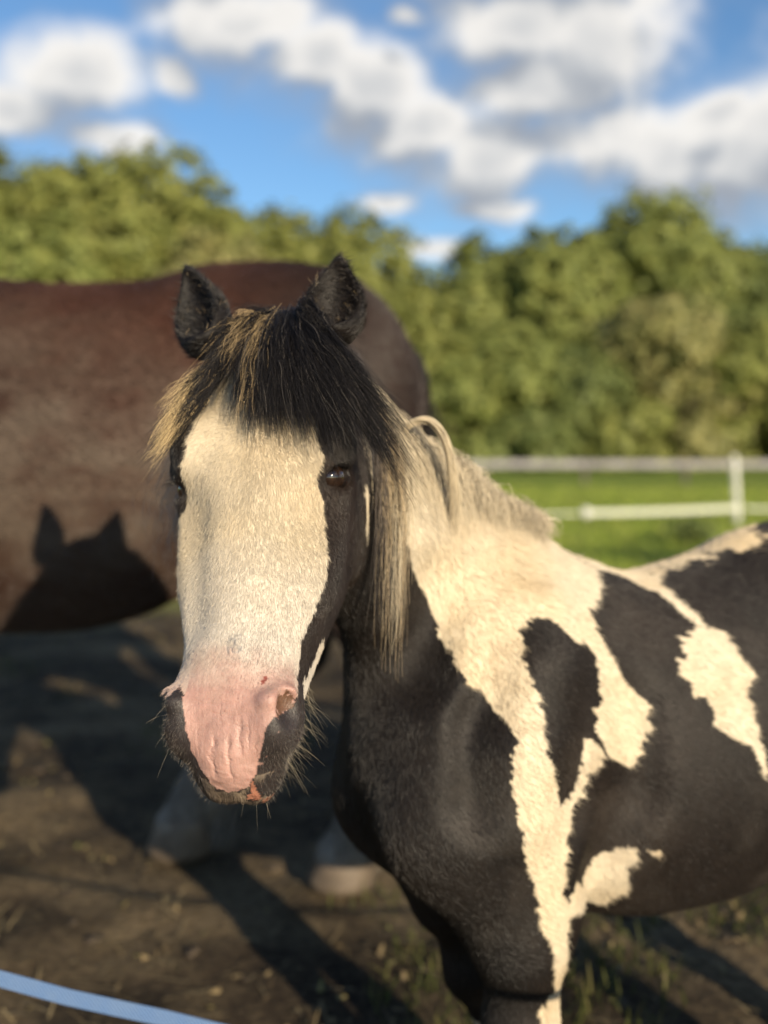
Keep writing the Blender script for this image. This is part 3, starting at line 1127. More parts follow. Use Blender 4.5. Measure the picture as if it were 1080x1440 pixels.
def head_field(F, H, ears):
    L = H.L
    T = np.array(HEAD_ROWS)
    ts = np.linspace(T[0, 0], T[-1, 0], 140)
    D = np.stack([smooth_interp(ts, T[:, 0], T[:, j]) for j in (1, 2, 3, 4)], 1)

    def fn(P):
        q = H.loc(P)
        t = np.clip(q[:, 0], ts[0], ts[-1])
        top, bot, wd, wv = (np.interp(t, ts, D[:, j]) for j in range(4))
        c, h = (top + bot) / 2, np.maximum((top - bot) / 2, 0.01)
        v = (q[:, 2] - c) / h
        vv = np.clip(v, -1, 1)
        w = wv + (wd - wv) * (vv + 1) / 2
        # the broadest place is a little below the flat forehead; the bridge narrows to the top
        w = np.maximum(w * (1 - 0.10 * np.clip(vv - 0.55, 0, 1) / 0.45), 0.01)
        u = q[:, 1] / w
        r = (np.abs(u) ** 2.6 + np.abs(v) ** 2.6) ** (1 / 2.6) + 1e-9
        d = (r - 1) * np.minimum(w, h) * 0.95
        dt = np.abs(q[:, 0] - t)
        return L * np.where(dt > 0, np.sqrt(np.maximum(d, 0) ** 2 + dt ** 2), d)
    pts = np.array([H.w(t, s, n) for t in (-0.06, 1.01) for s in (-0.2, 0.2) for n in (-0.46, 0.05)])
    F.add(fn, pts.min(0), pts.max(0), 0.03)
    F.skull = fn
    hx = (H.t, H.s, H.n)

    def ell(c, r, k=0.02, cut=False, rot=None):
        ax = hx if rot is None else tuple(H.d(*q) for q in rot)
        F.ell(H.w(*c), np.array(r) * L, ax, k * L / 0.55, cut)
    ell((1.0 - 0.055, 0, -0.115), (0.062, 0.066, 0.068), 0.03)                 # upper lip
    ell((0.910, 0, -0.222), (0.070, 0.047, 0.042), 0.022)                       # chin
    for s in (1, -1):
        ell((0.30, s * 0.080, -0.285), (0.16, 0.060, 0.155), 0.04)            # jowl
        ell((0.315, s * 0.140, -0.035), (0.075, 0.045, 0.050), 0.03)            # brow above the eye
        F.cone(H.w(0.40, s * 0.155, -0.105), H.w(0.62, s * 0.128, -0.125), 0.026 * L, 0.014 * L, 0.03)   # facial crest
        F.cone(H.w(0.10, s * 0.120, -0.12), H.w(0.30, s * 0.150, -0.06), 0.03 * L, 0.03 * L, 0.03)       # cheek arch
        ell((0.882, s * 0.092, -0.080), (0.064, 0.038, 0.060), 0.03)           # nostril wing
        ell((0.965, s * 0.036, -0.145), (0.044, 0.038, 0.055), 0.02)            # side of the lip
    for s in (1, -1):
        # lids stand a little proud of the socket; the slit is cut afterwards in cut_eyes
        ell((0.350, s * 0.168, -0.058), (0.040, 0.026, 0.020), 0.012, rot=((1, 0, 0.35), (0, 1, 0), (-0.35, 0, 1)))
        ell((0.400, s * 0.160, -0.085), (0.036, 0.022, 0.018), 0.014, rot=((1, 0, 0.35), (0, 1, 0), (-0.35, 0, 1)))
        # hollow between the nasal bone and the cheek
        F.cone(H.w(0.51, s * 0.140, 0.008), H.w(0.70, s * 0.112, 0.002), 0.040 * L, 0.034 * L, 0.05, cut=True)
        # corner of the mouth
        ell((0.955, s * 0.085, -0.195), (0.060, 0.05, 0.006), 0.010, True)
        # hollow above the eye
        ell((0.225, s * 0.150, 0.012), (0.035, 0.02, 0.02), 0.03, True)
    ell((1.0, 0, -0.192), (0.04, 0.09, 0.005), 0.008, True)
    for s, (base, tip, lean) in zip((1, -1), ears):
        b, e = H.w(*base), H.w(*tip)
        up = nrm(e - b)
        le = np.linalg.norm(e - b)
        fw = nrm(np.asarray(lean, float) - (np.asarray(lean, float) @ up) * up)   # way the opening faces
        sd = np.cross(up, fw)
        k = L / 0.55
        q = np.linspace(0, 0.97, 15)
        rw = smooth_interp(q, [0, 0.2, 0.42, 0.6, 0.8, 0.97], [0.025, 0.031, 0.031, 0.025, 0.0135, 0.0035])
        rd = smooth_interp(q, [0, 0.2, 0.42, 0.6, 0.8, 0.97], [0.030, 0.030, 0.027, 0.023, 0.016, 0.006])
        for i in range(15):
            F.ell(b + up * le * q[i], (le * 0.09, rw[i] * k, rd[i] * k), (up, sd, fw), 0.012)
        q = np.linspace(0.16, 0.84, 12)
        rw = smooth_interp(q, [0.16, 0.4, 0.6, 0.84], [0.017, 0.025, 0.021, 0.007])
        rd = smooth_interp(q, [0.16, 0.4, 0.6, 0.84], [0.021, 0.026, 0.020, 0.007])
        dp = smooth_interp(q, [0.16, 0.4, 0.6, 0.84], [0.022, 0.022, 0.018, 0.011])
        for i in range(12):
            F.ell(b + up * le * q[i] + fw * dp[i] * k, (le * 0.10, rw[i] * k, rd[i] * k), (up, sd, fw), 0.010, True)


def cut_nostrils(F, H):
    """comma-shaped hollows under a raised rim"""
    k = H.L / 0.55
    F.nostrils = []
    for s in (1, -1):
        o = H.d(-0.05, s * 0.62, 0.78)
        p = H.w(0.885, s * 0.085, -0.08)
        q = np.arange(0, 0.09, 0.0005)
        f = F.points(p + q[:, None] * o)
        p = p + o * q[np.argmax(f > 0)]
        ax = nrm(H.t * 0.75 + H.s * s * 0.55 - H.n * 0.4)
        ax = nrm(ax - (ax @ o) * o)
        ac = np.cross(o, ax)
        out = ac if ac @ (H.s * s) > 0 else -ac
        # low rim round the inner and upper side of one slanting hollow
        F.cone(p - ax * 0.018 * k - out * 0.008 * k, p - ax * 0.012 * k + out * 0.013 * k, 0.005 * k, 0.005 * k, 0.016 * k)
        tilt = nrm(o + 0.45 * out + 0.25 * ax)
        a2 = nrm(ax - (ax @ tilt) * tilt)
        F.ell(p + out * 0.004 * k + ax * 0.002 * k, (0.021 * k, 0.0135 * k, 0.0105 * k), (a2, np.cross(tilt, a2), tilt), 0.008 * k, True)
        F.nostrils.append((p, o, ax, out))


def cut_eyes(F, H, t=0.388, n=-0.082, fwd=0.36):
    """opens the lids and returns for each eye (centre, outward, along the slit, across, size)"""
    k = H.L / 0.55
    out = []
    for s in (1, -1):
        f1 = fwd if s > 0 else fwd * 0.45
        o = H.d(0.05, s, f1)
        p = H.w(t, s * 0.10, n)
        q = np.arange(0, 0.09, 0.0005)
        f = F.points(p + q[:, None] * o)
        p = p + o * q[np.argmax(f > 0)]
        back = H.d(0, s * f1, -1.0)
        ax = nrm(back * 0.80 - H.t * 0.60)
        ac = np.cross(o, ax)
        F.ell(p - o * 0.004 * k, (0.0155 * k, 0.0122 * k, 0.012 * k), (ax, ac, o), 0.005, True)
        out.append((p - o * 0.0190 * k, o, ax, ac, 0.0178 * k))
    return out


def leg_field(F, pts, rad, lat, k=0.02):
    for i in range(len(pts) - 1):
        F.cone(pts[i], pts[i + 1], rad[i], rad[i + 1], k, lat, 0.88)


def horse_field(S, trunk_rows, neck, H, ears, legs, extra=None):
    F = Field()
    F.trunk([[q * S for q in r] for r in trunk_rows], 0.03 * S)
    F.neck(neck, 0.06 * S)
    F.ell((0.165 * S, 0, 0.68 * S), (0.098 * S, 0.105 * S, 0.135 * S), None, 0.06 * S)           # breast
    for s in (1, -1):
        # shoulder, upper arm, haunch, stifle
        F.ell((0.10 * S, s * 0.085 * S, 0.70 * S), (0.115 * S, 0.070 * S, 0.20 * S), (nrm((1, 0, 0.35)), (0, 1, 0), nrm((-0.35, 0, 1))), 0.07 * S)
        F.ell((0.16 * S, s * 0.075 * S, 0.585 * S), (0.095 * S, 0.065 * S, 0.085 * S), None, 0.06 * S)
        F.cone((0.118 * S, s * 0.065 * S, 0.58 * S), (0.065 * S, s * 0.085 * S, 0.42 * S), 0.100 * S, 0.068 * S, 0.04 * S)
        F.ell((-0.60 * S, s * 0.090 * S, 0.74 * S), (0.165 * S, 0.105 * S, 0.20 * S), None, 0.06 * S)
        F.ell((-0.52 * S, s * 0.115 * S, 0.57 * S), (0.09 * S, 0.06 * S, 0.10 * S), None, 0.05 * S)
    for kind, pts in legs:
        P = [np.array(p) * S for p in pts]
        if kind == 'fore':
            r = [0.082, 0.062, 0.044, 0.047, 0.031, 0.030, 0.040, 0.033, 0.046]
        else:
            r = [0.105, 0.085, 0.052, 0.050, 0.036, 0.033, 0.042, 0.034, 0.047]
        leg_field(F, P, [q * S for q in r], (0, 1, 0), 0.03 * S)
        if kind == 'hind':                                    # point of the hock
            h = P[3]
            F.cone(h + np.array((-0.012, 0, 0.0)) * S, h + np.array((-0.045, 0, 0.045)) * S, 0.026 * S, 0.016 * S, 0.025 * S)
    head_field(F, H, ears)
    cut_nostrils(F, H)
    F.eyes = cut_eyes(F, H)
    return F


def horse_mesh(F, H, box, coarse, fine, levels=1):
    P = np.array([H.w(t, s, n) for t in (-0.32, 1.04) for s in (-0.24, 0.24) for n in (-0.47, 0.20)])
    flo, fhi = P.min(0), P.max(0)
    ax = [axis(box[0][i], box[1][i], max(flo[i], box[0][i]), min(fhi[i], box[1][i]), coarse, fine) for i in range(3)]
    V, Q = surface_nets(F.grid(ax), ax)
    V = relax(V, Q, 2, 0.4)
    V = F.project(V, 2)
    for _ in range(levels):
        V, Q = subdivide(V, Q)
        V = relax(V, Q, 1, 0.5)
        V = F.project(V, 2)
    # keep the largest connected part
    return V, Q


def hoof_mesh(name, c, r, S, mat, parent, fwd=(1, 0)):
    """a hoof: a truncated cone leaning forward, flat below"""
    v, f = [], []
    seg = 18
    for (z, rr, dx) in ((0.0, 1.0, 0.30), (0.012, 1.02, 0.28), (0.05, 0.88, 0.10), (0.068, 0.80, 0.0), (0.072, 0.6, -0.02)):
        for k in range(seg):
            a = 2 * math.pi * k / seg
            x = math.cos(a) * rr * r * (1.12 if math.cos(a) > 0 else 0.95) + dx * r
            y = math.sin(a) * rr * r * 0.98
            v.append((c[0] + x * fwd[0] - y * fwd[1], c[1] + x * fwd[1] + y * fwd[0], z * S))
    n = 5
    for i in range(n - 1):
        for k in range(seg):
            k2 = (k + 1) % seg
            f.append((i * seg + k, i * seg + k2, (i + 1) * seg + k2, (i + 1) * seg + k))
    f.append(tuple(range(seg))[::-1])
    f.append(tuple((n - 1) * seg + k for k in range(seg)))
    return mesh_obj(name, v, f, mat, parent, True)


def hair_obj(name, P, rad, mat, parent, col=None):
    """P: strands x points x 3, rad: strands x points"""
    n, k = P.shape[:2]
    hc = bpy.data.hair_curves.new(name)
    hc.add_curves([k] * n)
    hc.position_data.foreach_set('vector', np.ascontiguousarray(P, dtype=np.float32).ravel())
    a = hc.attributes.get('radius') or hc.attributes.new('radius', 'FLOAT', 'POINT')
    a.data.foreach_set('value', np.ascontiguousarray(rad, dtype=np.float32).ravel())
    if col is not None:
        c = hc.attributes.new('tint', 'FLOAT_COLOR', 'CURVE')
        c4 = np.ones((n, 4), dtype=np.float32)
        c4[:, :3] = col
        c.data.foreach_set('color', c4.ravel())
    hc.materials.append(mat)
    o = bpy.data.objects.new(name, hc)
    C.objects.link(o)
    if parent:
        o.parent = parent
    return o


def in_poly(p, poly):
    poly = np.asarray(poly, float)
    x, y = p[:, 0], p[:, 1]
    c = np.zeros(len(p), dtype=bool)
    j = len(poly) - 1
    for i in range(len(poly)):
        xi, yi = poly[i]
        xj, yj = poly[j]
        m = ((yi > y) != (yj > y)) & (x < (xj - xi) * (y - yi) / (yj - yi + 1e-12) + xi)
        c ^= m
        j = i
    return c


def tri_sample(V, Q, n, weight=None):
    """n points on the quads, area weighted; returns points, face index, normals"""
    a, b, c, d = (V[Q[:, i]] for i in range(4))
    nr = np.cross(c - a, d - b)
    ar = np.linalg.norm(nr, axis=1) / 2
    w = ar if weight is None else ar * weight
    cdf = np.cumsum(w)
    f = np.searchsorted(cdf, rng.random(n) * cdf[-1])
    f = np.minimum(f, len(Q) - 1)
    u, v = rng.random((2, n, 1))
    P = a[f] * (1 - u) * (1 - v) + b[f] * u * (1 - v) + c[f] * u * v + d[f] * (1 - u) * v
    N = nr[f] / (np.linalg.norm(nr[f], axis=1)[:, None] + 1e-12)
    return P, f, N


# ------------------------------------------------------------------ the pony
def hair_mat(name, rough=0.5, spec=0.35, jitter=0.25, tint=None):
    m, t, b = new_mat(name)
    if tint is None:
        a = t.node('ShaderNodeAttribute', attribute_name='tint')
        col = a.outputs['Color']
    else:
        col = None
    hi = t.node('ShaderNodeHairInfo')
    v = t.maprange(hi.outputs['Random'], 0, 1, 1 - jitter, 1 + jitter)
    nd = t.node('ShaderNodeVectorMath', operation='SCALE')
    if col is not None:
        t.link(col, nd.inputs[0])
    else:
        nd.inputs[0].default_value = tint
    t.link(v, nd.inputs['Scale'])
    t.link(nd.outputs[0], b.inputs['Base Color'])
    b.inputs['Roughness'].default_value = rough
    b.inputs['Specular IOR Level'].default_value = spec
    return m


def skin_mat(name, rough=0.62, noise=0.25, muzzle=False):
    """coat and skin: colour by the painted markings of the animal (attribute 'tint'), relief from noise"""
    m, t, b = new_mat(name)
    a = t.node('ShaderNodeAttribute', attribute_name='tint')
    sk = t.node('ShaderNodeAttribute', attribute_name='skin')
    tc = t.node('ShaderNodeTexCoord')
    P = tc.outputs['Object']
    n = t.noise(P, 85, 6, 0.65)
    n2 = t.noise(P, 300, 3, 0.6)
    col = t.mix(1.0, a.outputs['Color'], t.ramp(n, [(0.2, (1 - noise,) * 3), (0.8, (1 + noise * 0.4,) * 3)]), 'MULTIPLY')
    t.link(col, b.inputs['Base Color'])
    t.link(t.maprange(sk.outputs['Fac'], 0, 1, rough, 0.42), b.inputs['Roughness'])
    t.link(t.maprange(sk.outputs['Fac'], 0, 1, 0.25, 0.45), b.inputs['Specular IOR Level'])
    t.link(t.math('MULTIPLY', sk.outputs['Fac'], 0.25), b.inputs['Subsurface Weight'])
    b.inputs['Subsurface Radius'].default_value = (0.008, 0.003, 0.002)
    b.inputs['Subsurface Scale'].default_value = 1.0
    wr = t.node('ShaderNodeAttribute', attribute_name='relief')
    h = t.math('ADD', t.math('MULTIPLY', n2, 0.25), wr.outputs['Fac'])
    if muzzle:
        hu = t.node('ShaderNodeAttribute', attribute_name='head_uv')
        s = t.node('ShaderNodeSeparateXYZ')
        t.link(hu.outputs['Vector'], s.inputs[0])
        u, v = s.outputs[0], s.outputs[1]
        wob = t.math('MULTIPLY', t.math('SUBTRACT', t.noise(hu.outputs['Vector'], 32, 3), 0.5), 0.030)
        uw = t.math('ADD', u, wob)
        vw = t.math('ADD', v, t.math('MULTIPLY', wob, 1.2))
        tot = None

        def groove(x, x0, w, y, y0, y1, dp):
            e = t.math('MULTIPLY', t.math('SUBTRACT', x, x0), 1 / w)
            e = t.math('POWER', 2.718, t.math('MULTIPLY', t.math('MULTIPLY', e, e), -1.0))
            e = t.math('MULTIPLY', e, t.maprange(y, y0, y0 + 0.025, 0, 1))
            e = t.math('MULTIPLY', e, t.maprange(y, y1 - 0.03, y1, 1, 0))
            return t.math('MULTIPLY', e, -dp)
        for (u0, w, v0, v1, dp) in ((-0.013, 0.0042, 0.92, 1.05, 1.4), (0.015, 0.0042, 0.925, 1.06, 1.5), (0.036, 0.0040, 0.88, 0.99, 1.0), (0.060, 0.0036, 0.90, 0.97, 0.9),
                                    (-0.046, 0.0042, 0.90, 0.99, 0.5), (0.082, 0.0036, 0.93, 1.0, 0.6), (0.001, 0.0022, 0.86, 0.93, 0.5)):
            q = groove(uw, u0, w, v, v0, v1, dp)
            tot = q if tot is None else t.math('ADD', tot, q)
        for (v0, w, u0, u1, dp) in ((0.872, 0.0035, -0.07, 0.06, 0.6), (0.892, 0.0030, -0.03, 0.09, 0.5), (0.846, 0.0035, -0.02, 0.10, 0.6), (0.915, 0.0028, 0.0, 0.08, 0.4)):
            tot = t.math('ADD', tot, groove(vw, v0, w, u, u0, u1, dp))
        vo = t.node('ShaderNodeTexVoronoi', feature='SMOOTH_F1')
        vo.inputs['Scale'].default_value = 62
        t.link(hu.outputs['Vector'], vo.inputs['Vector'])
        bump = t.math('MULTIPLY', t.maprange(vo.outputs['Distance'], 0.05, 0.6, 1.0, 0.0, True), t.maprange(v, 0.99, 1.04, 0.0, 1.1))
        tot = t.math('ADD', tot, bump)
        tot = t.math('ADD', tot, t.math('MULTIPLY', t.math('SUBTRACT', t.noise(t.vmath('MULTIPLY', hu.outputs['Vector'], (1.0, 0.4, 1.0)), 130, 4, 0.6), 0.5), 0.9))
        h = t.math('ADD', h, t.math('MULTIPLY', t.math('MULTIPLY', tot, sk.outputs['Fac']), 0.36))
        pore = t.noise(P, 900, 2, 0.6)
        h = t.math('ADD', h, t.math('MULTIPLY', t.math('MULTIPLY', pore, sk.outputs['Fac']), 0.22))
    bp = t.node('ShaderNodeBump')
    bp.inputs['Strength'].default_value = 0.7
    bp.inputs['Distance'].default_value = 0.003
    t.link(h, bp.inputs['Height'])
    t.link(bp.outputs[0], b.inputs['Normal'])
    return m


def set_attr(o, name, kind, data):
    a = o.data.attributes.new(name, kind, 'POINT')
    if kind == 'FLOAT_COLOR':
        c = np.ones((len(data), 4), dtype=np.float32)
        c[:, :3] = data
        a.data.foreach_set('color', c.ravel())
    elif kind == 'FLOAT_VECTOR':
        a.data.foreach_set('vector', np.ascontiguousarray(data, dtype=np.float32).ravel())
    else:
        a.data.foreach_set('value', np.ascontiguousarray(data, dtype=np.float32))


PHI = R(27)
PONY_AT = np.array((0.20, 1.52, 0.0))
PF = np.array((-math.cos(PHI), -math.sin(PHI), 0))
PL = np.array((math.sin(PHI), -math.cos(PHI), 0))
PB = np.stack([PF, PL, np.array((0, 0, 1.0))])


def p_loc(p):
    return (np.asarray(p, float) - PONY_AT) @ PB.T


def p_dir(d):
    return np.asarray(d, float) @ PB.T


HEAD_YAW = R(16)
PH = Head(p_loc((-0.135, 1.275, 1.250)), p_loc((-0.167, 0.99, 0.784)), p_dir((-math.sin(HEAD_YAW), -math.cos(HEAD_YAW), 0.5)))

P_TRUNK = [  # x, top, bottom, half width
    (0.242, 0.675, 0.645, 0.012),
    (0.228, 0.75, 0.57, 0.070),
    (0.185, 0.85, 0.50, 0.120),
    (0.10, 0.905, 0.455, 0.145),
    (0.00, 0.930, 0.425, 0.160),
    (-0.10, 0.912, 0.395, 0.180),
    (-0.20, 0.898, 0.375, 0.200),
    (-0.32, 0.915, 0.372, 0.210),
    (-0.44, 0.952, 0.405, 0.200),
    (-0.54, 0.965, 0.480, 0.185),
    (-0.66, 0.930, 0.60, 0.150),
    (-0.75, 0.84, 0.66, 0.100),
    (-0.79, 0.77, 0.70, 0.040),
]
plat = p_dir((0.75, -0.6, 0.25))
P_NECK = [
    (p_loc((-0.072, 1.36, 1.085)), 0.112, 0.062, PH.s),
    (p_loc((0.022, 1.44, 0.955)), 0.128, 0.074, nrm(PH.s * 0.5 + np.array((0, 1, 0)) * 0.5)),
    (p_loc((0.085, 1.49, 0.858)), 0.158, 0.090, np.array((0, 1.0, 0))),
    (p_loc((0.15, 1.53, 0.77)), 0.20, 0.115, np.array((0, 1.0, 0))),
]
P_EARS = [
    ((0.050, 0.128, -0.045), (-0.112, 0.148, 0.000), PH.d(0.15, 0.22, 1.0)),
    ((0.045, -0.148, -0.045), (-0.142, -0.212, 0.000), PH.d(0.15, -0.25, 1.0)),
]
P_LEGS = [
    ('fore', [(0.035, 0.095, 0.55), (0.045, 0.095, 0.46), (0.06, 0.090, 0.325), (0.06, 0.090, 0.285), (0.055, 0.088, 0.22), (0.05, 0.088, 0.15), (0.05, 0.088, 0.11), (0.075, 0.088, 0.065), (0.09, 0.088, 0.04)]),
    ('fore', [(0.08, -0.095, 0.55), (0.065, -0.095, 0.46), (0.025, -0.090, 0.325), (0.018, -0.090, 0.285), (-0.010, -0.088, 0.22), (-0.035, -0.088, 0.15), (-0.040, -0.088, 0.11), (-0.015, -0.088, 0.065), (0.0, -0.088, 0.04)]),
    ('hind', [(-0.56, 0.11, 0.62), (-0.56, 0.12, 0.52), (-0.60, 0.11, 0.38), (-0.605, 0.105, 0.335), (-0.56, 0.10, 0.26), (-0.50, 0.10, 0.16), (-0.48, 0.10, 0.11), (-0.45, 0.10, 0.065), (-0.435, 0.10, 0.04)]),
    ('hind', [(-0.62, -0.11, 0.62), (-0.65, -0.12, 0.52), (-0.75, -0.11, 0.38), (-0.765, -0.105, 0.335), (-0.755, -0.10, 0.26), (-0.745, -0.10, 0.16), (-0.74, -0.10, 0.11), (-0.715, -0.10, 0.065), (-0.70, -0.10, 0.04)]),
]
PFIELD = horse_field(1.0, P_TRUNK, P_NECK, PH, P_EARS, P_LEGS)


def furrow(F, pts, r, depth, k, ridge=False):
    """a shallow valley (or low ridge) pressed into the surface along a line, on both sides"""
    for s in (1, -1):
        P = F.project(np.array([(p[0], p[1] * s, p[2]) for p in pts]), 8)
        g = F.grad(P)
        g /= np.linalg.norm(g, axis=1)[:, None]
        Q = P + g * ((depth - r) if ridge else (r - depth))
        for a, b in zip(Q[:-1], Q[1:]):
            F.cone(a, b, r, r, k, cut=not ridge)


# muscles: front edge of the shoulder, the arm behind it, the flank, a low shoulder ridge, the neck's lower line
furrow(PFIELD, [(0.12, 0.15, 0.84), (0.165, 0.15, 0.74), (0.175, 0.14, 0.64)], 0.030, 0.007, 0.040)
furrow(PFIELD, [(-0.075, 0.17, 0.74), (-0.065, 0.17, 0.62), (-0.03, 0.15, 0.53)], 0.032, 0.008, 0.045)
furrow(PFIELD, [(0.06, 0.16, 0.80), (0.10, 0.16, 0.70), (0.10, 0.15, 0.62)], 0.040, 0.006, 0.050, True)
furrow(PFIELD, [(-0.46, 0.20, 0.72), (-0.47, 0.19, 0.60), (-0.44, 0.18, 0.50)], 0.035, 0.009, 0.045)
furrow(PFIELD, [(0.20, 0.08, 0.92), (0.215, 0.09, 0.80)], 0.030, 0.007, 0.040)
PV, PQ = horse_mesh(PFIELD, PH, ((-0.92, -0.34, -0.01), (0.72, 0.52, 1.48)), 0.0105, 0.0039)


def face_uv(q):
    """unrolls the head: across and along, from head coordinates (t, s, n)"""
    t, s, n = q[:, 0], q[:, 1], q[:, 2]
    r1 = np.clip((np.abs(s) - 0.04) / 0.06, 0, 1)
    r2 = np.clip((t - 0.84) / 0.13, 0, 1)
    u = s + np.sign(s) * np.maximum(-n, 0) * 0.8 * r1
    v = t + 0.9 * np.maximum(-n - 0.02, 0) * r2
    return u, v


BODY_MARKS = {  # outlines of the white patches in the plane of the pony's side (x, z), metres
    'neck': [(0.223, 1.214), (0.196, 1.209), (0.17, 1.17), (0.134, 1.125), (0.089, 1.05), (0.045, 1.025), (-0.009, 0.99), (-0.03, 0.97), (-0.057, 0.938), (-0.1, 0.911), (-0.076, 0.884), (-0.044, 0.868), (-0.032, 0.844), (-0.048, 0.808), (-0.07, 0.769), (-0.105, 0.735), (-0.094, 0.699), (-0.084, 0.662), (-0.071, 0.655), (-0.033, 0.674), (-0.005, 0.716), (-0.007, 0.742), (-0.019, 0.766), (-0.018, 0.811), (0.003, 0.836), (0.018, 0.833), (0.04, 0.857), (0.058, 0.87), (0.076, 0.865), (0.095, 0.846), (0.099, 0.827), (0.099, 0.8), (0.091, 0.767), (0.092, 0.739), (0.093, 0.706), (0.079, 0.673), (0.063, 0.628), (0.032, 0.641), (0.022, 0.662), (0.02, 0.707), (0.008, 0.71), (-0.019, 0.686), (-0.02, 0.669), (0.004, 0.659), (0.017, 0.638), (0.03, 0.618), (0.043, 0.582), (0.045, 0.537), (0.041, 0.5), (0.031, 0.488), (0.019, 0.517), (-0.006, 0.494), (-0.017, 0.519), (-0.044, 0.534), (-0.069, 0.543), (-0.089, 0.538), (-0.077, 0.505), (-0.089, 0.475), (-0.077, 0.438), (-0.003, 0.466), (0.023, 0.466), (0.032, 0.439), (0.018, 0.393), (-0.053, 0.286), (-0.053, 0.246), (0.064, 0.321), (0.06, 0.338), (0.034, 0.36), (0.054, 0.409), (0.067, 0.446), (0.078, 0.468), (0.083, 0.503), (0.096, 0.535), (0.119, 0.577), (0.131, 0.635), (0.141, 0.683), (0.137, 0.71), (0.132, 0.725), (0.132, 0.74), (0.139, 0.753), (0.153, 0.782), (0.174, 0.79), (0.176, 0.822), (0.183, 0.859), (0.198, 0.895), (0.221, 0.929), (0.235, 0.955), (0.245, 0.986), (0.281, 1.035), (0.273, 1.078), (0.258, 1.114), (0.205, 1.165)],
    'loin': [(-0.063, 0.94), (-0.082, 0.937), (-0.117, 0.937), (-0.157, 0.937), (-0.191, 0.955), (-0.236, 0.973), (-0.295, 0.993), (-0.441, 0.946), (-0.422, 0.944), (-0.391, 0.925), (-0.364, 0.924), (-0.354, 0.923), (-0.346, 0.92), (-0.288, 0.907), (-0.247, 0.897), (-0.217, 0.893), (-0.207, 0.884), (-0.21, 0.868), (-0.223, 0.849), (-0.229, 0.832), (-0.218, 0.826), (-0.206, 0.843), (-0.194, 0.858), (-0.186, 0.876), (-0.167, 0.884), (-0.152, 0.894), (-0.1, 0.911)],
    'flank': [(-0.236, 0.831), (-0.262, 0.817), (-0.261, 0.796), (-0.277, 0.762), (-0.254, 0.746), (-0.258, 0.699), (-0.27, 0.643), (-0.27, 0.619), (-0.263, 0.629), (-0.247, 0.673), (-0.216, 0.686), (-0.19, 0.705), (-0.192, 0.725), (-0.185, 0.746), (-0.165, 0.745), (-0.169, 0.762), (-0.153, 0.773), (-0.179, 0.817)],
    'fleck': [(-0.097, 0.536), (-0.109, 0.538), (-0.121, 0.531), (-0.121, 0.524), (-0.104, 0.528)],
}
FACE_MARKS = {  # outlines on the head, (across, along) in head lengths
    'blaze': [(0.005, 0.021), (0.062, 0.06), (0.114, 0.175), (0.142, 0.304), (0.151, 0.357), (0.158, 0.375), (0.165, 0.402), (0.188, 0.442), (0.206, 0.497), (0.222, 0.569), (0.221, 0.626), (0.202, 0.672), (0.186, 0.71), (0.182, 0.745), (0.183, 0.785), (0.175, 0.844), (0.151, 0.886), (0.028, 0.886), (-0.071, 0.867), (-0.105, 0.836), (-0.169, 0.727), (-0.188, 0.576), (-0.208, 0.478), (-0.186, 0.409), (-0.134, 0.359), (-0.127, 0.294), (-0.16, 0.158), (-0.125, 0.027)],
    'pink': [(-0.091, 0.83), (-0.075, 0.867), (-0.074, 0.919), (-0.066, 0.979), (-0.034, 1.038), (-0.023, 1.071), (0.005, 1.085), (0.039, 1.069), (0.081, 1.033), (0.098, 0.962), (0.104, 0.925), (0.112, 0.903), (0.145, 0.891), (0.172, 0.873), (0.167, 0.848), (0.156, 0.822), (0.12, 0.814), (0.036, 0.808), (-0.032, 0.812)],
    'lip': [(0.121, 1.124), (0.024, 1.112), (0.062, 1.053), (0.075, 1.112), (0.029, 1.191)],
    'beige': [(-0.063, 1.039), (-0.033, 1.046), (-0.023, 1.071), (0.005, 1.085), (0.039, 1.069), (0.081, 1.039), (0.139, 1.053), (0.037, 1.053), (0.024, 1.125), (0.127, 1.112), (0.024, 1.117), (-0.025, 1.118), (-0.055, 1.086)],
    'cheek': [(0.369, 0.301), (0.409, 0.297), (0.454, 0.342), (0.499, 0.419), (0.496, 0.44), (0.467, 0.425), (0.411, 0.376)],
    'jaw': [(0.208, 0.794), (0.239, 0.76), (0.257, 0.707), (0.29, 0.687), (0.312, 0.736), (0.306, 0.78), (0.27, 0.812)],
    'nostril': [(0.101, 0.889), (0.094, 0.873), (0.102, 0.847), (0.126, 0.838), (0.147, 0.846), (0.154, 0.87), (0.133, 0.891)],
}
def ragged(P, seed, amp):
    """shifts points a little so that patch borders are frayed like hair"""
    a = vnoise(P, 55, seed) * amp * 0.7 + vnoise(P, 210, seed + 1) * amp
    b = vnoise(P, 45, seed + 2) * amp * 0.7 + vnoise(P, 170, seed + 3) * amp * 1.1
    return a, b


WHITE = np.array((0.595, 0.525, 0.405))
BLACK = np.array((0.0070, 0.0060, 0.0055))
PINK = np.array((0.39, 0.235, 0.200))


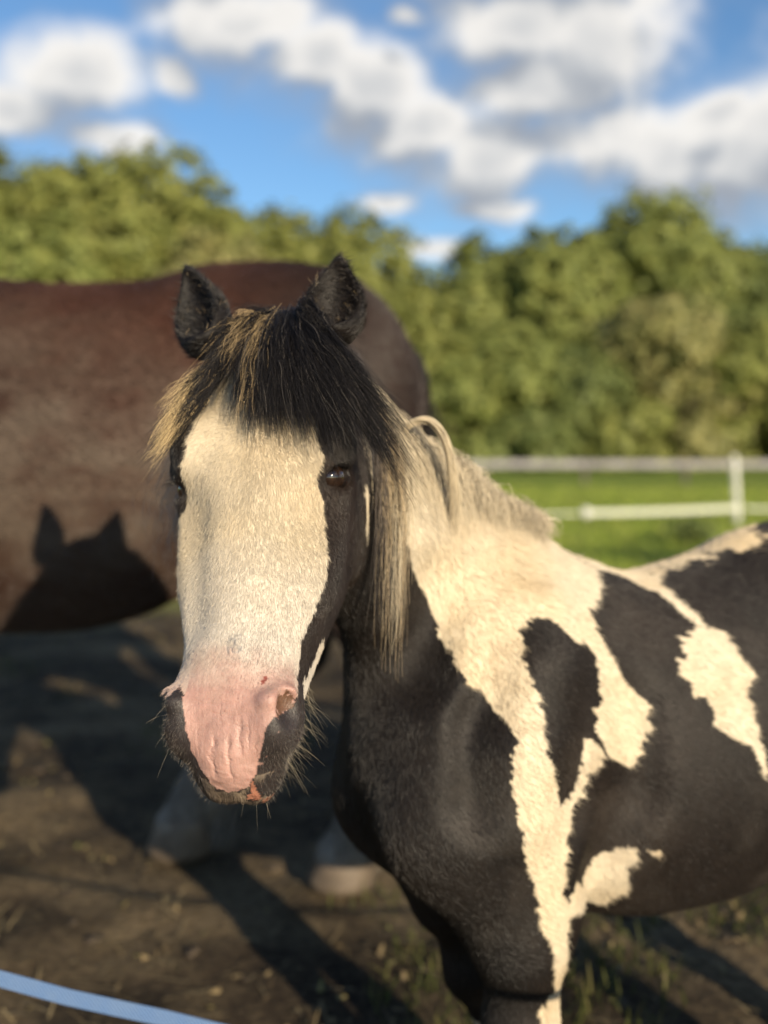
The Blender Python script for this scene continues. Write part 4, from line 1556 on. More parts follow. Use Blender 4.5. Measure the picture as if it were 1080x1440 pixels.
def pony_coat(P, N):
    """base colour, bare skin 0..1, whiteness 0..1, on the head 0..1 for points of the pony"""
    n = len(P)
    q = PH.loc(P)
    head = (PFIELD.skull(P) < 0.016) & (q[:, 2] > -0.47) & (q[:, 0] > -0.05)
    ear = (q[:, 0] < 0.09) & (np.abs(q[:, 1]) > 0.055) & (q[:, 2] > -0.16) & (q[:, 2] < 0.2) & ~((q[:, 2] < -0.1) & (q[:, 0] > 0.0))
    head |= ear
    head |= (q[:, 0] > 0.72) & (q[:, 2] > -0.42) & (q[:, 0] < 1.15) & (np.abs(q[:, 1]) < 0.2)
    # borders are frayed along the lie of the hair (back and down)
    al, ac = P[:, 0] * 0.80 + P[:, 2] * 0.60, P[:, 0] * 0.60 - P[:, 2] * 0.80
    st = np.stack([al * 26, ac * 150, P[:, 1] * 60], 1)
    fr = vnoise(st, 1.0, 40) * 0.0065 + vnoise(st * 2.1, 1.0, 41) * 0.0050 + vnoise(P, 30, 42) * 0.0025
    side = np.stack([P[:, 0] + fr * 0.80 + np.where(P[:, 1] < 0, 0.05, 0), P[:, 2] + fr * 0.75], 1)
    white = np.zeros(n, dtype=bool)
    for k, poly in BODY_MARKS.items():
        white |= in_poly(side, poly)
    white &= ~head
    # the top of the neck and the loin are white on both sides; legs end in white feather
    white |= (P[:, 2] < 0.20 + 0.03 * vnoise(P, 9, 3))
    u, v = face_uv(q)
    hx, hv = ragged(P, 60, 0.0065)
    uv = np.stack([u + hx, v + hv * 1.4], 1)
    face = in_poly(uv, FACE_MARKS['blaze']) | ((u < -0.10) & (u > -0.33) & (v > 0.435 + 0.02 * hx * 40) & (v < 0.86)) | in_poly(uv, FACE_MARKS['cheek'])
    muz = head & (v > 0.76)
    uv2 = np.stack([u + hx * 0.55 + 0.0035 * vnoise(P, 420, 88), v + hv * 0.55 + 0.0035 * vnoise(P, 420, 89)], 1)
    pink = muz & in_poly(uv2, FACE_MARKS['pink'])
    lip = muz & in_poly(uv2, FACE_MARKS['lip'])
    beige = muz & in_poly(uv, FACE_MARKS['beige']) & ~lip
    pink = muz & in_poly(np.stack([u, np.maximum(v, 0.866)], 1), FACE_MARKS['pink']) | (pink & (v > 0.86))
    pinkness = np.clip((v - 0.765 + 0.022 * vnoise(P, 60, 14) + 0.02 * vnoise(P, 200, 15)) / 0.10, 0, 1)
    nost = np.zeros(n, dtype=bool)
    for c, o, axi, ou in PFIELD.nostrils:
        d = P - c
        e1 = ((d @ axi - 0.002) / 0.020) ** 2 + ((d @ ou - 0.004) / 0.0125) ** 2
        nost |= (e1 < 1 + 0.5 * vnoise(P, 200, 33)) & (np.abs(d @ o) < 0.022)
    nost &= muz & (in_poly(uv2, FACE_MARKS['pink']))
    # the left side of the muzzle is dark beyond the pink
    face &= (q[:, 0] > 0.09) | (np.abs(q[:, 1]) < 0.06)
    white = np.where(head, face, white)
    jawp = head & in_poly(uv, FACE_MARKS['jaw'])
    white |= jawp
    white |= beige
    var = fbm(P, 9, 3, 7)
    fine = fbm(P, 45, 3, 17)
    wcol = WHITE * (1 + 0.10 * var + 0.08 * fine)[:, None]
    wcol = wcol * (1 + (head & (v > 0.55))[:, None] * np.clip((v - 0.5) / 0.25, 0, 1)[:, None] * np.array((-0.06, -0.02, 0.12)))
    yell = np.clip(0.9 * fbm(P, 6, 4, 27) + 0.15, 0, 1)[:, None]
    wcol = wcol * (1 - yell * np.array((0.06, 0.16, 0.34)))
    dirt = np.clip(fbm(P, 18, 4, 29) * 1.6 - 0.35, 0, 1)[:, None] * (~head)[:, None]
    wcol = wcol * (1 - dirt * np.array((0.25, 0.30, 0.36)))
    rust = np.clip(0.5 + 0.9 * fbm(P, 4, 3, 37), 0, 1)[:, None]
    bcol = BLACK * (1 + rust * np.array((0.9, 0.55, 0.35))) * (1 + 0.35 * fine)[:, None]
    dusty = np.clip(fbm(P, 14, 4, 47) - 0.05, 0, 1)[:, None] * (~head)[:, None]
    bcol = bcol + dusty * np.array((0.030, 0.026, 0.022))
    cheekbrown = (head & (q[:, 0] > 0.2) & (q[:, 0] < 0.8))[:, None]
    bcol = np.where(cheekbrown, bcol * np.array((1.9, 1.75, 1.6)), bcol)
    bcol = np.where(ear[:, None], bcol * 0.62, bcol)
    col = np.where(white[:, None], wcol, bcol)
    bl = np.clip(0.42 + 0.9 * fbm(P, 90, 3, 12), 0, 1)[:, None]
    col = np.where(beige[:, None], np.array((0.055, 0.042, 0.036)) + bl * (np.array((0.26, 0.205, 0.15)) - np.array((0.055, 0.042, 0.036))), col)
    # towards the nose the white hair thins and the skin shows pink
    blush = np.clip((v - 0.74) / 0.12 + 0.35 * fbm(P, 30, 3, 5), 0, 1) * face * head * (np.abs(u) < 0.24)
    col = col + (blush[:, None] * 0.75) * (np.array((0.43, 0.275, 0.225)) - col)
    skin = blush * 0.5
    pk = PINK * (1 + 0.14 * fine + 0.14 * var + 0.10 * fbm(P, 120, 2, 57))[:, None]
    col = np.where(pink[:, None], col + pinkness[:, None] * (pk - col), col)
    edge = np.clip(fbm(P, 55, 3, 91), 0, 1)[:, None] * 0.4
    col = np.where(pink[:, None], col + edge * (np.array((0.47, 0.33, 0.29)) - col), col)
    col = np.where(lip[:, None], (0.25 * col + 0.75 * np.array((0.40, 0.175, 0.115))) * (1 + 0.3 * fine)[:, None], col)
    col = np.where(nost[:, None], np.array((0.13, 0.068, 0.042)) * (1 + 0.4 * fine)[:, None], col)
    dark_muz = muz & (v > 0.80) & ~white & ~pink & ~lip & ~nost
    col = np.where(dark_muz[:, None], np.array((0.030, 0.024, 0.0235)) * (1 + 0.4 * fine)[:, None], col)
    spk = dark_muz & (vnoise(P, 330, 90) + 0.5 * vnoise(P, 120, 91) > 0.95)
    col = np.where(spk[:, None], PINK * 0.55, col)
    spk = pink & (v > 0.86) & (vnoise(P, 380, 92) + 0.4 * vnoise(P, 90, 93) > 1.02)
    col = np.where(spk[:, None], PINK * np.array((0.55, 0.48, 0.48)), col)
    skin = np.where(pink, pinkness, np.where(lip | nost, 1.0, np.where(dark_muz & (v > 0.82), 0.75, skin)))
    # grey whorl spot and a small graze
    sp = np.hypot(u - 0.022, v - 0.765) < 0.0165 + 0.005 * vnoise(P, 120, 8)
    spd = sp & (vnoise(P, 320, 6) > 0.0)
    col = np.where((head & spd)[:, None], col * 0.45 + 0.55 * np.array((0.20, 0.20, 0.21)), col)
    cut = np.hypot((u - 0.087) * 1.0 + (v - 0.828) * 0.5, (v - 0.828) * 0.55) < 0.0052
    col = np.where((head & cut)[:, None], np.array((0.22, 0.06, 0.045)), col)
    # rims of the eyes are dark
    for c, o, axi, ac, r in PFIELD.eyes:
        d = P - (c + o * r)
        e = np.sqrt(((d @ axi) / 0.0185) ** 2 + ((d @ ac) / 0.0125) ** 2 + ((d @ o) / 0.016) ** 2)
        rim = (e < 1)[:, None]
        ring = head & (np.linalg.norm(d, axis=1) < 0.029 + hx * 0.5) & white
        col = np.where(ring[:, None], bcol, col)
        white = white & ~ring
        col = np.where(rim, np.array((0.016, 0.012, 0.011)), col)
        skin = np.where(rim[:, 0], 0.8, skin)
    return np.clip(col, 0.004, 0.9), skin, white, head, q, u, v


PN = PFIELD.grad(PV)
PN /= np.linalg.norm(PN, axis=1)[:, None] + 1e-12


def muzzle_relief(P, u, v):
    """folds and bumps of the bare nose, in metres along the normal"""
    m = np.clip((v - 0.80) / 0.07, 0, 1) * np.clip((0.15 - np.abs(u)) / 0.03, 0, 1) * np.clip((1.10 - v) / 0.03, 0, 1)
    h = np.zeros(len(P))
    for (u0, v0, v1) in ((-0.013, 0.93, 1.05), (0.015, 0.93, 1.06), (0.036, 0.90, 0.99)):
        h -= 0.0009 * np.exp(-((u - u0 + 0.006 * vnoise(P, 45, 71)) / 0.006) ** 2) * np.clip((v - v0) / 0.02, 0, 1) * np.clip((v1 - v) / 0.03, 0, 1)
    h += 0.0010 * fbm(P, 60, 3, 81)
    return h * m


def build_pony():
    col, skin, white, head, q, u, v = pony_coat(PV, PN)
    mz = head & (v > 0.78)
    V = PV.copy()
    V[mz] += PN[mz] * muzzle_relief(PV[mz], u[mz], v[mz])[:, None]
    root = empty('pony', tuple(PONY_AT), math.pi + PHI, 'black and white pony with a white face and pink nose looking at the camera', 'pony')
    body = mesh_obj('body', V, PQ, skin_mat('pony_coat_and_skin', muzzle=True), root, True)
    set_attr(body, 'tint', 'FLOAT_COLOR', col)
    set_attr(body, 'skin', 'FLOAT', skin)
    set_attr(body, 'relief', 'FLOAT', np.zeros(len(V)))
    set_attr(body, 'head_uv', 'FLOAT_VECTOR', np.stack([u, v, 0 * u], 1) * (head & (v > 0.6))[:, None])
    return root, V, (col, skin, white, head, q, u, v)


pony, PVD, PAINT = build_pony()

# eyes
EYE = None


def eye_mat():
    m, t, b = new_mat('eyeball')
    b.inputs['Base Color'].default_value = (0.012, 0.007, 0.005, 1)
    tc = t.node('ShaderNodeTexCoord')
    n = t.noise(tc.outputs['Object'], 120, 4)
    t.link(t.ramp(n, [(0.3, (0.008, 0.005, 0.004)), (0.7, (0.028, 0.014, 0.008))]), b.inputs['Base Color'])
    b.inputs['Roughness'].default_value = 0.06
    b.inputs['Coat Weight'].default_value = 1.0
    b.inputs['Coat Roughness'].default_value = 0.02
    return m


def sphere(name, c, r, mat, parent, seg=28, ring=18, squash=None):
    v, f = [], []
    for i in range(ring + 1):
        a = math.pi * i / ring
        for k in range(seg):
            b = 2 * math.pi * k / seg
            v.append((c[0] + r * math.sin(a) * math.cos(b), c[1] + r * math.sin(a) * math.sin(b), c[2] + r * math.cos(a)))
    for i in range(ring):
        for k in range(seg):
            k2 = (k + 1) % seg
            f.append((i * seg + k, (i + 1) * seg + k, (i + 1) * seg + k2, i * seg + k2))
    return mesh_obj(name, v, f, mat, parent, True)


EYE_M = eye_mat()
HOOF_M = simple_mat('hoof_horn', (0.105, 0.082, 0.060), 0.6, 0.4, 14, 0.3)
for c, o, axi, ac, r in PFIELD.eyes:
    sphere('eye', c, r, EYE_M, pony)
for kind, pts in P_LEGS:
    hoof_mesh('hoof', (pts[-1][0] - 0.012, pts[-1][1]), 0.048, 1.0, HOOF_M, pony)


# ---- short coat
def flow_dir(P, N, q, head):
    f = np.zeros_like(P)
    f[:] = (-0.75, 0.0, -0.55)
    nk = np.clip((P[:, 0] - 0.0) / 0.15, 0, 1) * np.clip((P[:, 2] - 0.5) / 0.2, 0, 1)
    f = f * (1 - nk)[:, None] + nk[:, None] * np.array((-0.55, 0.0, -0.85))
    low = np.clip((0.42 - P[:, 2]) / 0.1, 0, 1)[:, None]
    f = f * (1 - low) + low * np.array((0, 0, -1.0))
    # the head: away from a whorl between the eyes, then down the nose
    d = np.stack([q[:, 0] - 0.33, q[:, 1] - 0.01], 1)
    r = np.linalg.norm(d, axis=1) + 1e-6
    rad = d / r[:, None]
    k = np.exp(-r / 0.06)[:, None]
    up = 1 / (1 + np.exp((q[:, 0] - 0.275) / 0.035))            # hair turns upwards above the whorl, gradually
    dt = 1.0 - 1.15 * up
    tt = k[:, 0] * rad[:, 0] + (1 - k[:, 0]) * np.clip(dt, -1, 1)
    ss = k[:, 0] * rad[:, 1] + (1 - k[:, 0]) * np.clip(q[:, 1] * 5.5, -0.9, 0.9) * (0.75 + 0.35 * up)
    fh = tt[:, None] * PH.t + ss[:, None] * PH.s
    f = np.where(head[:, None], fh, f)
    f = f + np.where(head, 0.22, 0.13)[:, None] * np.stack([vnoise(P, 14, 201), vnoise(P, 14, 202), vnoise(P, 14, 203)], 1)
    f = f - (f * N).sum(1)[:, None] * N
    return f / (np.linalg.norm(f, axis=1)[:, None] + 1e-9)


def coat(name, n, weight, length, radius, lift, seg=4, mat=None, colour=None, keep=None, skip_skin=True, rough=False):
    P, fi, N = tri_sample(PVD, PQ, n, weight)
    near = PQ[fi, rng.integers(0, 4, n)]
    col, skin, white, head, q, u, v = (a[near] for a in PAINT) if rough else pony_coat(P, N)
    k = np.ones(n, dtype=bool)
    if skip_skin:
        k = rng.random(n) > skin * np.where(v < 0.97, 0.93, 1.25)
    # nothing grows on the eyes' rims
    if keep is not None:
        k &= keep(P, q, u, v, head, white, skin)
    P, N, col, head, q, white, v, u = P[k], N[k], col[k], head[k], q[k], white[k], v[k], u[k]
    m = len(P)
    f = flow_dir(P, N, q, head)
    f = f + rng.normal(0, 0.17, (m, 3))
    L = length(P, q, head, white, v) * rng.uniform(0.55, 1.3, m)
    li = (lift(P, q, head, v) if callable(lift) else np.full(m, lift)) * rng.uniform(0.5, 1.6, m)
    s = np.linspace(0, 1, seg)
    S = P[:, None, :] + f[:, None, :] * (L[:, None] * s)[:, :, None] + N[:, None, :] * (L[:, None] * li[:, None] * (s * (1.25 - 0.6 * s)))[:, :, None]
    R_ = (radius(head) if callable(radius) else np.full(m, radius))[:, None] * (1.0 - 0.85 * s ** 1.5)
    if colour is not None:
        col = colour(col, P, white, head)
    return hair_obj(name, S, R_, mat, pony, col)


COAT_M = hair_mat('coat_hair', 0.40, 0.55, 0.14)
WHISK_M = hair_mat('whisker_hair', 0.45, 0.4, 0.3)
VC = PVD[PQ].mean(1)
qc = PH.loc(VC)
headw = np.where((PFIELD.skull(VC) < 0.03) & (qc[:, 2] > -0.47), 1.0, 0.0)
facew = headw * np.clip((qc[:, 2] + 0.30) / 0.1, 0.25, 1)
coat('coat', 300000, facew * np.where(qc[:, 0] < 0.10, 0.6, 1.0),
     lambda P, q, head, white, v: np.where((v > 1.02) & white, 0.006, np.where(v > 0.8, 0.003, np.where(v > 0.62, 0.0045, 0.0060))) * np.where((q[:, 0] < 0.06) & ~white, 0.22, 1.0), 0.00012, lambda P, q, head, v: np.where(v > 0.7, 0.22, 0.28), 4, COAT_M)
coat('coat', 320000, (1 - headw) * np.clip((VC[:, 2] - 0.15) / 0.1, 0.1, 1) * np.where(VC[:, 1] > -0.03, 1.0, 0.25),
     lambda P, q, head, white, v: np.where(white, 0.0095, 0.0072) * (1 + 0.7 * np.clip((P[:, 2] - 0.88) / 0.12, 0, 1) * (P[:, 0] > -0.15)), 0.00020, 0.11, 4, COAT_M)


# ---- long hair
def push_out(S, margin):
    """moves strand points out of the animal's body"""
    n, k = S.shape[:2]
    P = S.reshape(-1, 3)
    for _ in range(4):
        f = PFIELD.points(P)
        m = np.tile(margin, n) if np.ndim(margin) else np.full(len(P), margin)
        bad = f < m
        if not bad.any():
            break
        g = PFIELD.grad(P[bad])
        g /= np.linalg.norm(g, axis=1)[:, None] + 1e-9
        P[bad] += g * np.clip(m[bad] - f[bad], 0, 0.02)[:, None]
    return P.reshape(n, k, 3)


def locks(roots, mids, tips, per, k=9, root_spread=0.006, tip_spread=0.010, curl=0.004, margin=0.003, lo=0.75):
    """each lock (root, control, tip) becomes a clump of strands with a quadratic sweep"""
    m = len(roots)
    A = np.repeat(roots, per, 0) + rng.normal(0, root_spread, (m * per, 3))
    off = rng.normal(0, 1, (m * per, 3))
    B = np.repeat(mids, per, 0) + off * (root_spread + tip_spread) * 0.5
    T = np.repeat(tips, per, 0) + off * tip_spread
    ln = rng.uniform(lo, 1.0, (m * per, 1))
    s = np.linspace(0, 1, k)
    u = (s[None, :] * ln)[:, :, None]
    S = A[:, None] * (1 - u) ** 2 + 2 * B[:, None] * u * (1 - u) + T[:, None] * u ** 2
    ph = rng.uniform(0, 6.28, (m * per, 1, 3))
    fr = rng.uniform(1.0, 3.4, (m * per, 1, 3))
    S = S + np.sin(ph + fr * u * 6.28) * curl * u
    mg = margin + 0.010 * np.exp(-((s - 0.35) / 0.3) ** 2) * rng.uniform(0, 1)
    return push_out(S, mg)


def strand_radius(n, k, r, tip=0.25):
    s = np.linspace(0, 1, k)
    return np.full((n, 1), r) * (1 - (1 - tip) * s ** 2)[None, :]


HAIR_M = hair_mat('long_hair', 0.5, 0.22, 0.35)


def on_head(t, s, n0=0.15):
    """points on the surface of the head above given (t, s)"""
    P = np.array([PH.w(a, b, n0) for a, b in zip(t, s)])
    q = np.arange(0, 0.30, 0.002)
    out = np.empty_like(P)
    for i, p in enumerate(P):
        R_ = p - q[:, None] * PH.n
        f = PFIELD.points(R_)
        j = np.argmax(f < 0)
        out[i] = R_[j] if (f < 0).any() else p - 0.13 * PH.n
    return out


def build_forelock():
    m = 330
    a = np.where(rng.random(m) < 0.22, rng.uniform(0.45, 1.05, m), rng.uniform(-1.0, 1.05, m))
    sr = 0.005 + a * 0.066 + rng.normal(0, 0.006, m)
    tr = 0.075 - 0.10 * rng.random(m) ** 0.8 - 0.02 * np.abs(a)
    tr = np.maximum(tr, -0.02)
    lf = a < -0.70
    tr = np.where(lf, 0.070 + 0.03 * rng.random(m), tr)
    sr = np.where(lf, -0.066 + 0.008 * rng.normal(size=m), sr)
    roots = on_head(tr, sr, 0.12)
    a = a + rng.normal(0, 0.07, m)
    aa = np.abs(a)
    # tips fan out over the brow, shorter over the middle of the forehead and left of it
    ts = np.interp(a, [-1.1, -0.8, -0.45, 0.0, 0.5, 0.8, 1.1], [-0.225, -0.185, -0.095, 0.015, 0.155, 0.255, 0.350])
    tt = np.interp(a, [-1.1, -0.8, -0.58, -0.47, -0.22, -0.08, 0.1, 0.45, 0.7, 1.1], [0.385, 0.390, 0.32, 0.18, 0.22, 0.33, 0.365, 0.375, 0.345, 0.42]) + rng.normal(0, 0.030, m)
    tt = np.where(rng.random(m) < 0.45, tt - 0.11 * rng.random(m), tt)
    tn = np.interp(a, [-1.1, -0.8, 0, 0.7, 1.1], [0.040, 0.050, 0.060, 0.020, -0.090])
    mn = np.interp(a, [-1.1, -0.7, 0, 0.7, 1.1], [0.024, 0.044, 0.092, 0.066, 0.030])
    tips = np.array([PH.w(x, y, z) for x, y, z in zip(tt, ts, tn)])
    mids = np.array([PH.w(0.45 * x + 0.55 * t0, 0.42 * y + 0.58 * s0, z) for x, y, t0, s0, z in zip(tt, ts, tr, sr, mn)])
    per = 58
    S = locks(roots, mids, tips, per, 14, 0.0050, 0.0038, 0.0028, 0.002, 0.50)
    n = len(S)
    A = np.repeat(a, per)
    base = np.array((0.0105, 0.0095, 0.0100)) * rng.uniform(0.5, 1.6, (n, 1))
    grey = rng.random(n) < 0.07
    base[grey] = np.array((0.10, 0.09, 0.08)) * rng.uniform(0.5, 1.3, (grey.sum(), 1))
    blond = np.array((0.54, 0.41, 0.22)) * rng.uniform(0.65, 1.25, (n, 1))
    lk = np.repeat(rng.random(m), per)
    isb = (A > -0.93) & (A < -0.76)
    mid = (A > -0.36) & (A < -0.25) & (lk < 0.55) & (rng.random(n) < 0.7)
    mid |= (A > -0.09) & (A < 0.02) & (lk < 0.7) & (rng.random(n) < 0.75)
    mid |= (A < 0.1) & (rng.random(n) < 0.025)
    col = np.where(isb[:, None], blond, base)
    col = np.where(mid[:, None], blond * np.array((0.72, 0.70, 0.72)), col)
    hair_obj('forelock', S, strand_radius(n, 14, 0.00020), HAIR_M, pony, col)


build_forelock()

CREST = np.array([p_loc(p) for p in ((-0.055, 1.33, 1.235), (-0.010, 1.37, 1.205), (0.020, 1.405, 1.150), (0.060, 1.44, 1.085), (0.105, 1.475, 1.035), (0.155, 1.505, 0.995), (0.21, 1.53, 0.965))])


def crest_at(u):
    x = np.linspace(0, 1, len(CREST))
    P = np.stack([smooth_interp(u, x, CREST[:, i]) for i in range(3)], 1)
    return PFIELD.project(P, 6)


def build_mane():
    down = np.array((0, 0, -1.0))
    near = p_dir((0.10, -1.0, 0.0))
    right = p_dir((1.0, 0.25, 0.0))
    m = 420
    u = 0.10 + 0.90 * rng.random(m) ** 0.9
    roots = crest_at(u)
    far = rng.random(m) < 0.30
    L = np.interp(u, [0, 0.15, 0.4, 0.7, 1.0], [0.20, 0.22, 0.16, 0.085, 0.055]) * rng.uniform(0.6, 1.15, m)
    sd = np.where(far, -1.0, 1.0)[:, None]
    out = near * sd * 0.55 + right * 0.25
    mids = roots + np.array((0, 0, 1.0)) * (0.022 + 0.1 * L[:, None] * rng.random((m, 1))) + out * (0.03 + L * 0.25)[:, None]
    tips = roots + out * (0.035 + L * 0.32)[:, None] + down * (L * np.interp(u, [0, 0.5, 1], [0.85, 0.75, 0.35]))[:, None]
    S = locks(roots, mids, tips, 26, 9, 0.005, 0.012, 0.004, 0.003, 0.6)
    n = len(S)
    uu = np.repeat(u, 26)
    ff = np.repeat(far, 26)
    col = np.array((0.56, 0.485, 0.355)) * rng.uniform(0.7, 1.2, (n, 1))
    dark = (rng.random(n) < np.where(ff, 0.30, 0.04)) | (rng.random(n) < (0.26 - uu) * 7) | ((uu > 0.42) & (uu < 0.62) & ff)
    col[dark] = np.array((0.05, 0.045, 0.045)) * rng.uniform(0.6, 1.6, (dark.sum(), 1))
    hair_obj('mane', S, strand_radius(n, 9, 0.00040), HAIR_M, pony, col)

    # long pale locks hanging behind the cheek, a loop that stands off the crest, tufts beyond the far cheek
    R3, M3, T3, cl = [], [], [], []

    def W(p):
        return p_loc(p)
    for (x0, x1, z1, y1, bl) in ((0.000, 0.012, 0.830, 1.235, 0), (-0.004, 0.003, 0.815, 1.230, 1), (0.004, 0.020, 0.87, 1.25, 0), (0.012, 0.032, 0.93, 1.27, 0),
                                 (-0.008, -0.006, 0.87, 1.23, 2), (0.010, 0.018, 0.80, 1.24, 1), (0.020, 0.040, 0.98, 1.30, 0), (0.0, 0.027, 0.90, 1.26, 1)):
        R3.append(crest_at(np.array([rng.uniform(0.20, 0.40)]))[0])
        M3.append(W((x1 + 0.016, 1.29, 1.10)))
        T3.append(W((x1 - 0.004, y1, z1)))
        cl.append(bl)
    S = locks(np.array(R3), np.array(M3), np.array(T3), 60, 12, 0.006, 0.0045, 0.004, 0.004, 0.42)
    n = len(S)
    c = np.repeat(np.array(cl), 60)
    col = np.where((c == 2)[:, None], np.array((0.12, 0.10, 0.085)), np.where((c == 1)[:, None], np.array((0.42, 0.33, 0.21)), np.array((0.54, 0.465, 0.335)))) * rng.uniform(0.65, 1.2, (n, 1))
    hair_obj('mane_lock', S, strand_radius(n, 12, 0.00028), HAIR_M, pony, col)

    k = 14
    s = np.linspace(0, 1, k)
    a, b, c_, d = (W(p) for p in ((0.022, 1.37, 1.105), (0.065, 1.34, 1.160), (0.100, 1.36, 1.080), (0.088, 1.39, 0.975)))
    n = 115
    base = a * ((1 - s) ** 3)[:, None] + b * (3 * s * (1 - s) ** 2)[:, None] + c_ * (3 * s * s * (1 - s))[:, None] + d * (s ** 3)[:, None]
    S = base[None] + rng.normal(0, 0.0016, (n, 1, 3)) + rng.normal(0, 0.004, (n, 1, 3)) * s[None, :, None]
    col = np.array((0.56, 0.48, 0.345)) * rng.uniform(0.7, 1.2, (n, 1))
    hair_obj('mane_lock', S, strand_radius(n, k, 0.00038), HAIR_M, pony, col)

    m = 40
    R3 = np.array([W((-0.12 + rng.normal(0, 0.012), 1.40 + rng.normal(0, 0.012), 1.20)) for _ in range(m)])
    T3 = np.array([W((-0.285 + rng.normal(0, 0.022), 1.45 + rng.normal(0, 0.02), 0.945 + rng.normal(0, 0.03))) for _ in range(m)])
    M3 = (R3 + T3) / 2 + p_dir((-0.08, 0.06, 0.04))
    S = locks(R3, M3, T3, 12, 9, 0.006, 0.010, 0.010, 0.003, 0.7)
    n = len(S)
    col = np.array((0.40, 0.36, 0.31)) * rng.uniform(0.6, 1.2, (n, 1))
    hair_obj('mane_lock', S, strand_radius(n, 9, 0.00036), HAIR_M, pony, col)


build_mane()


def build_small_hair():
    # feelers round the muzzle and chin
    def pick(n, cond):
        P, fi, N = tri_sample(PVD, PQ, n * 60, headw)
        q = PH.loc(P)
        u, v = face_uv(q)
        k = np.nonzero(cond(q, u, v))[0][:n]
        return P[k], N[k], q[k]

    def feelers(name, n, cond, l0, l1, droop, colr, r, fwd=0.0):
        P, N, q = pick(n, cond)
        m = len(P)
        L = rng.uniform(l0, l1, m)
        D = N + rng.normal(0, 0.28, (m, 3)) + PH.t * 0.45
        D /= np.linalg.norm(D, axis=1)[:, None]
        s = np.linspace(0, 1, 7)
        S = P[:, None] + D[:, None] * (L[:, None] * s)[:, :, None] + np.array((0, 0, -1.0)) * (droop * L[:, None] * s ** 2)[:, :, None]
        col = np.array(colr) * rng.uniform(0.5, 1.3, (m, 1))
        hair_obj(name, S, strand_radius(m, 7, r, 0.2), WHISK_M, pony, col)
    feelers('whiskers', 32, lambda q, u, v: (q[:, 0] > 0.80) & ((np.abs(q[:, 1]) > 0.085) | (q[:, 2] < -0.17)), 0.010, 0.032, 0.25, (0.24, 0.21, 0.16), 0.00011)
    feelers('beard', 240, lambda q, u, v: (q[:, 0] > 0.76) & (q[:, 0] < 0.93) & (q[:, 2] < -0.20), 0.012, 0.045, 0.20, (0.19, 0.16, 0.11), 0.00014)
    feelers('muzzle_hair', 2200, lambda q, u, v: (v > 0.84) & (((u < -0.085)) | ((u > 0.085) & (v > 0.92))), 0.002, 0.007, 0.1, (0.15, 0.13, 0.11), 0.00008)
    # lashes
    S, cnt = [], 0
    for c, o, axi, ac, r in PFIELD.eyes:
        upv = ac if (ac @ PH.t) < 0 else -ac
        for k in range(38):
            a = rng.uniform(-0.9, 0.9)
            p = c + o * r * 0.93 + axi * 0.0165 * a + upv * 0.0125 * (1 - 0.5 * a * a)
            dr = nrm(o * 0.85 + upv * 0.30 + axi * a * 0.35 + PH.t * 0.35 + rng.normal(0, 0.12, 3))
            s = np.linspace(0, 1, 6)
            S.append(p + dr * (rng.uniform(0.008, 0.018) * s)[:, None] + PH.t * (0.004 * s ** 2)[:, None])
    S = np.array(S)
    hair_obj('eyelashes', S, strand_radius(len(S), 6, 0.00028, 0.2), WHISK_M, pony, np.tile((0.012, 0.010, 0.009), (len(S), 1)))
    # ears: fringe inside and along the rims
    P, fi, N = tri_sample(PVD, PQ, 160000, (qc[:, 0] < 0.06) * (np.abs(qc[:, 1]) > 0.05) * (qc[:, 2] > -0.15))
    q = PH.loc(P)
    k = (q[:, 0] < 0.045) & (np.abs(q[:, 1]) > 0.07)
    k &= (N @ PH.n > 0.25)
    P, N, q = P[k][:700], N[k][:700], q[k][:700]
    m = len(P)
    D = N * 0.55 - PH.t * 0.5 + rng.normal(0, 0.35, (m, 3)) - np.sign(q[:, 1])[:, None] * PH.s * 0.15
    D /= np.linalg.norm(D, axis=1)[:, None]
    L = rng.uniform(0.004, 0.012, m)
    s = np.linspace(0, 1, 5)
    S = P[:, None] + D[:, None] * (L[:, None] * s)[:, :, None]
    col = np.array((0.017, 0.0135, 0.011)) * rng.uniform(0.5, 2.0, (m, 1))
    lt = rng.random(m) < 0.10
    col[lt] = np.array((0.20, 0.15, 0.09))
    hair_obj('ear_hair', S, strand_radius(m, 5, 0.00026, 0.2), WHISK_M, pony, col)


build_small_hair()


def build_pony_tail():
    m = 70
    R3 = np.array([(-0.775 + rng.normal(0, 0.006), rng.normal(0, 0.012), 0.86 + rng.normal(0, 0.015)) for _ in range(m)])
    T3 = np.array([(-0.90 + rng.normal(0, 0.03), rng.normal(0, 0.05), 0.30 + rng.normal(0, 0.07)) for _ in range(m)])
    M3 = np.array([(-0.93, 0.0, 0.80) for _ in range(m)]) + rng.normal(0, 0.015, (m, 3))
    S = locks(R3, M3, T3, 34, 10, 0.006, 0.018, 0.008, 0.003, 0.6)
    n = len(S)
    col = np.array((0.03, 0.025, 0.022)) * rng.uniform(0.6, 1.5, (n, 1))
    w = rng.random(n) < 0.4
    col[w] = np.array((0.60, 0.52, 0.38))
    hair_obj('tail', S, strand_radius(n, 10, 0.0006), HAIR_M, pony, col)


build_pony_tail()


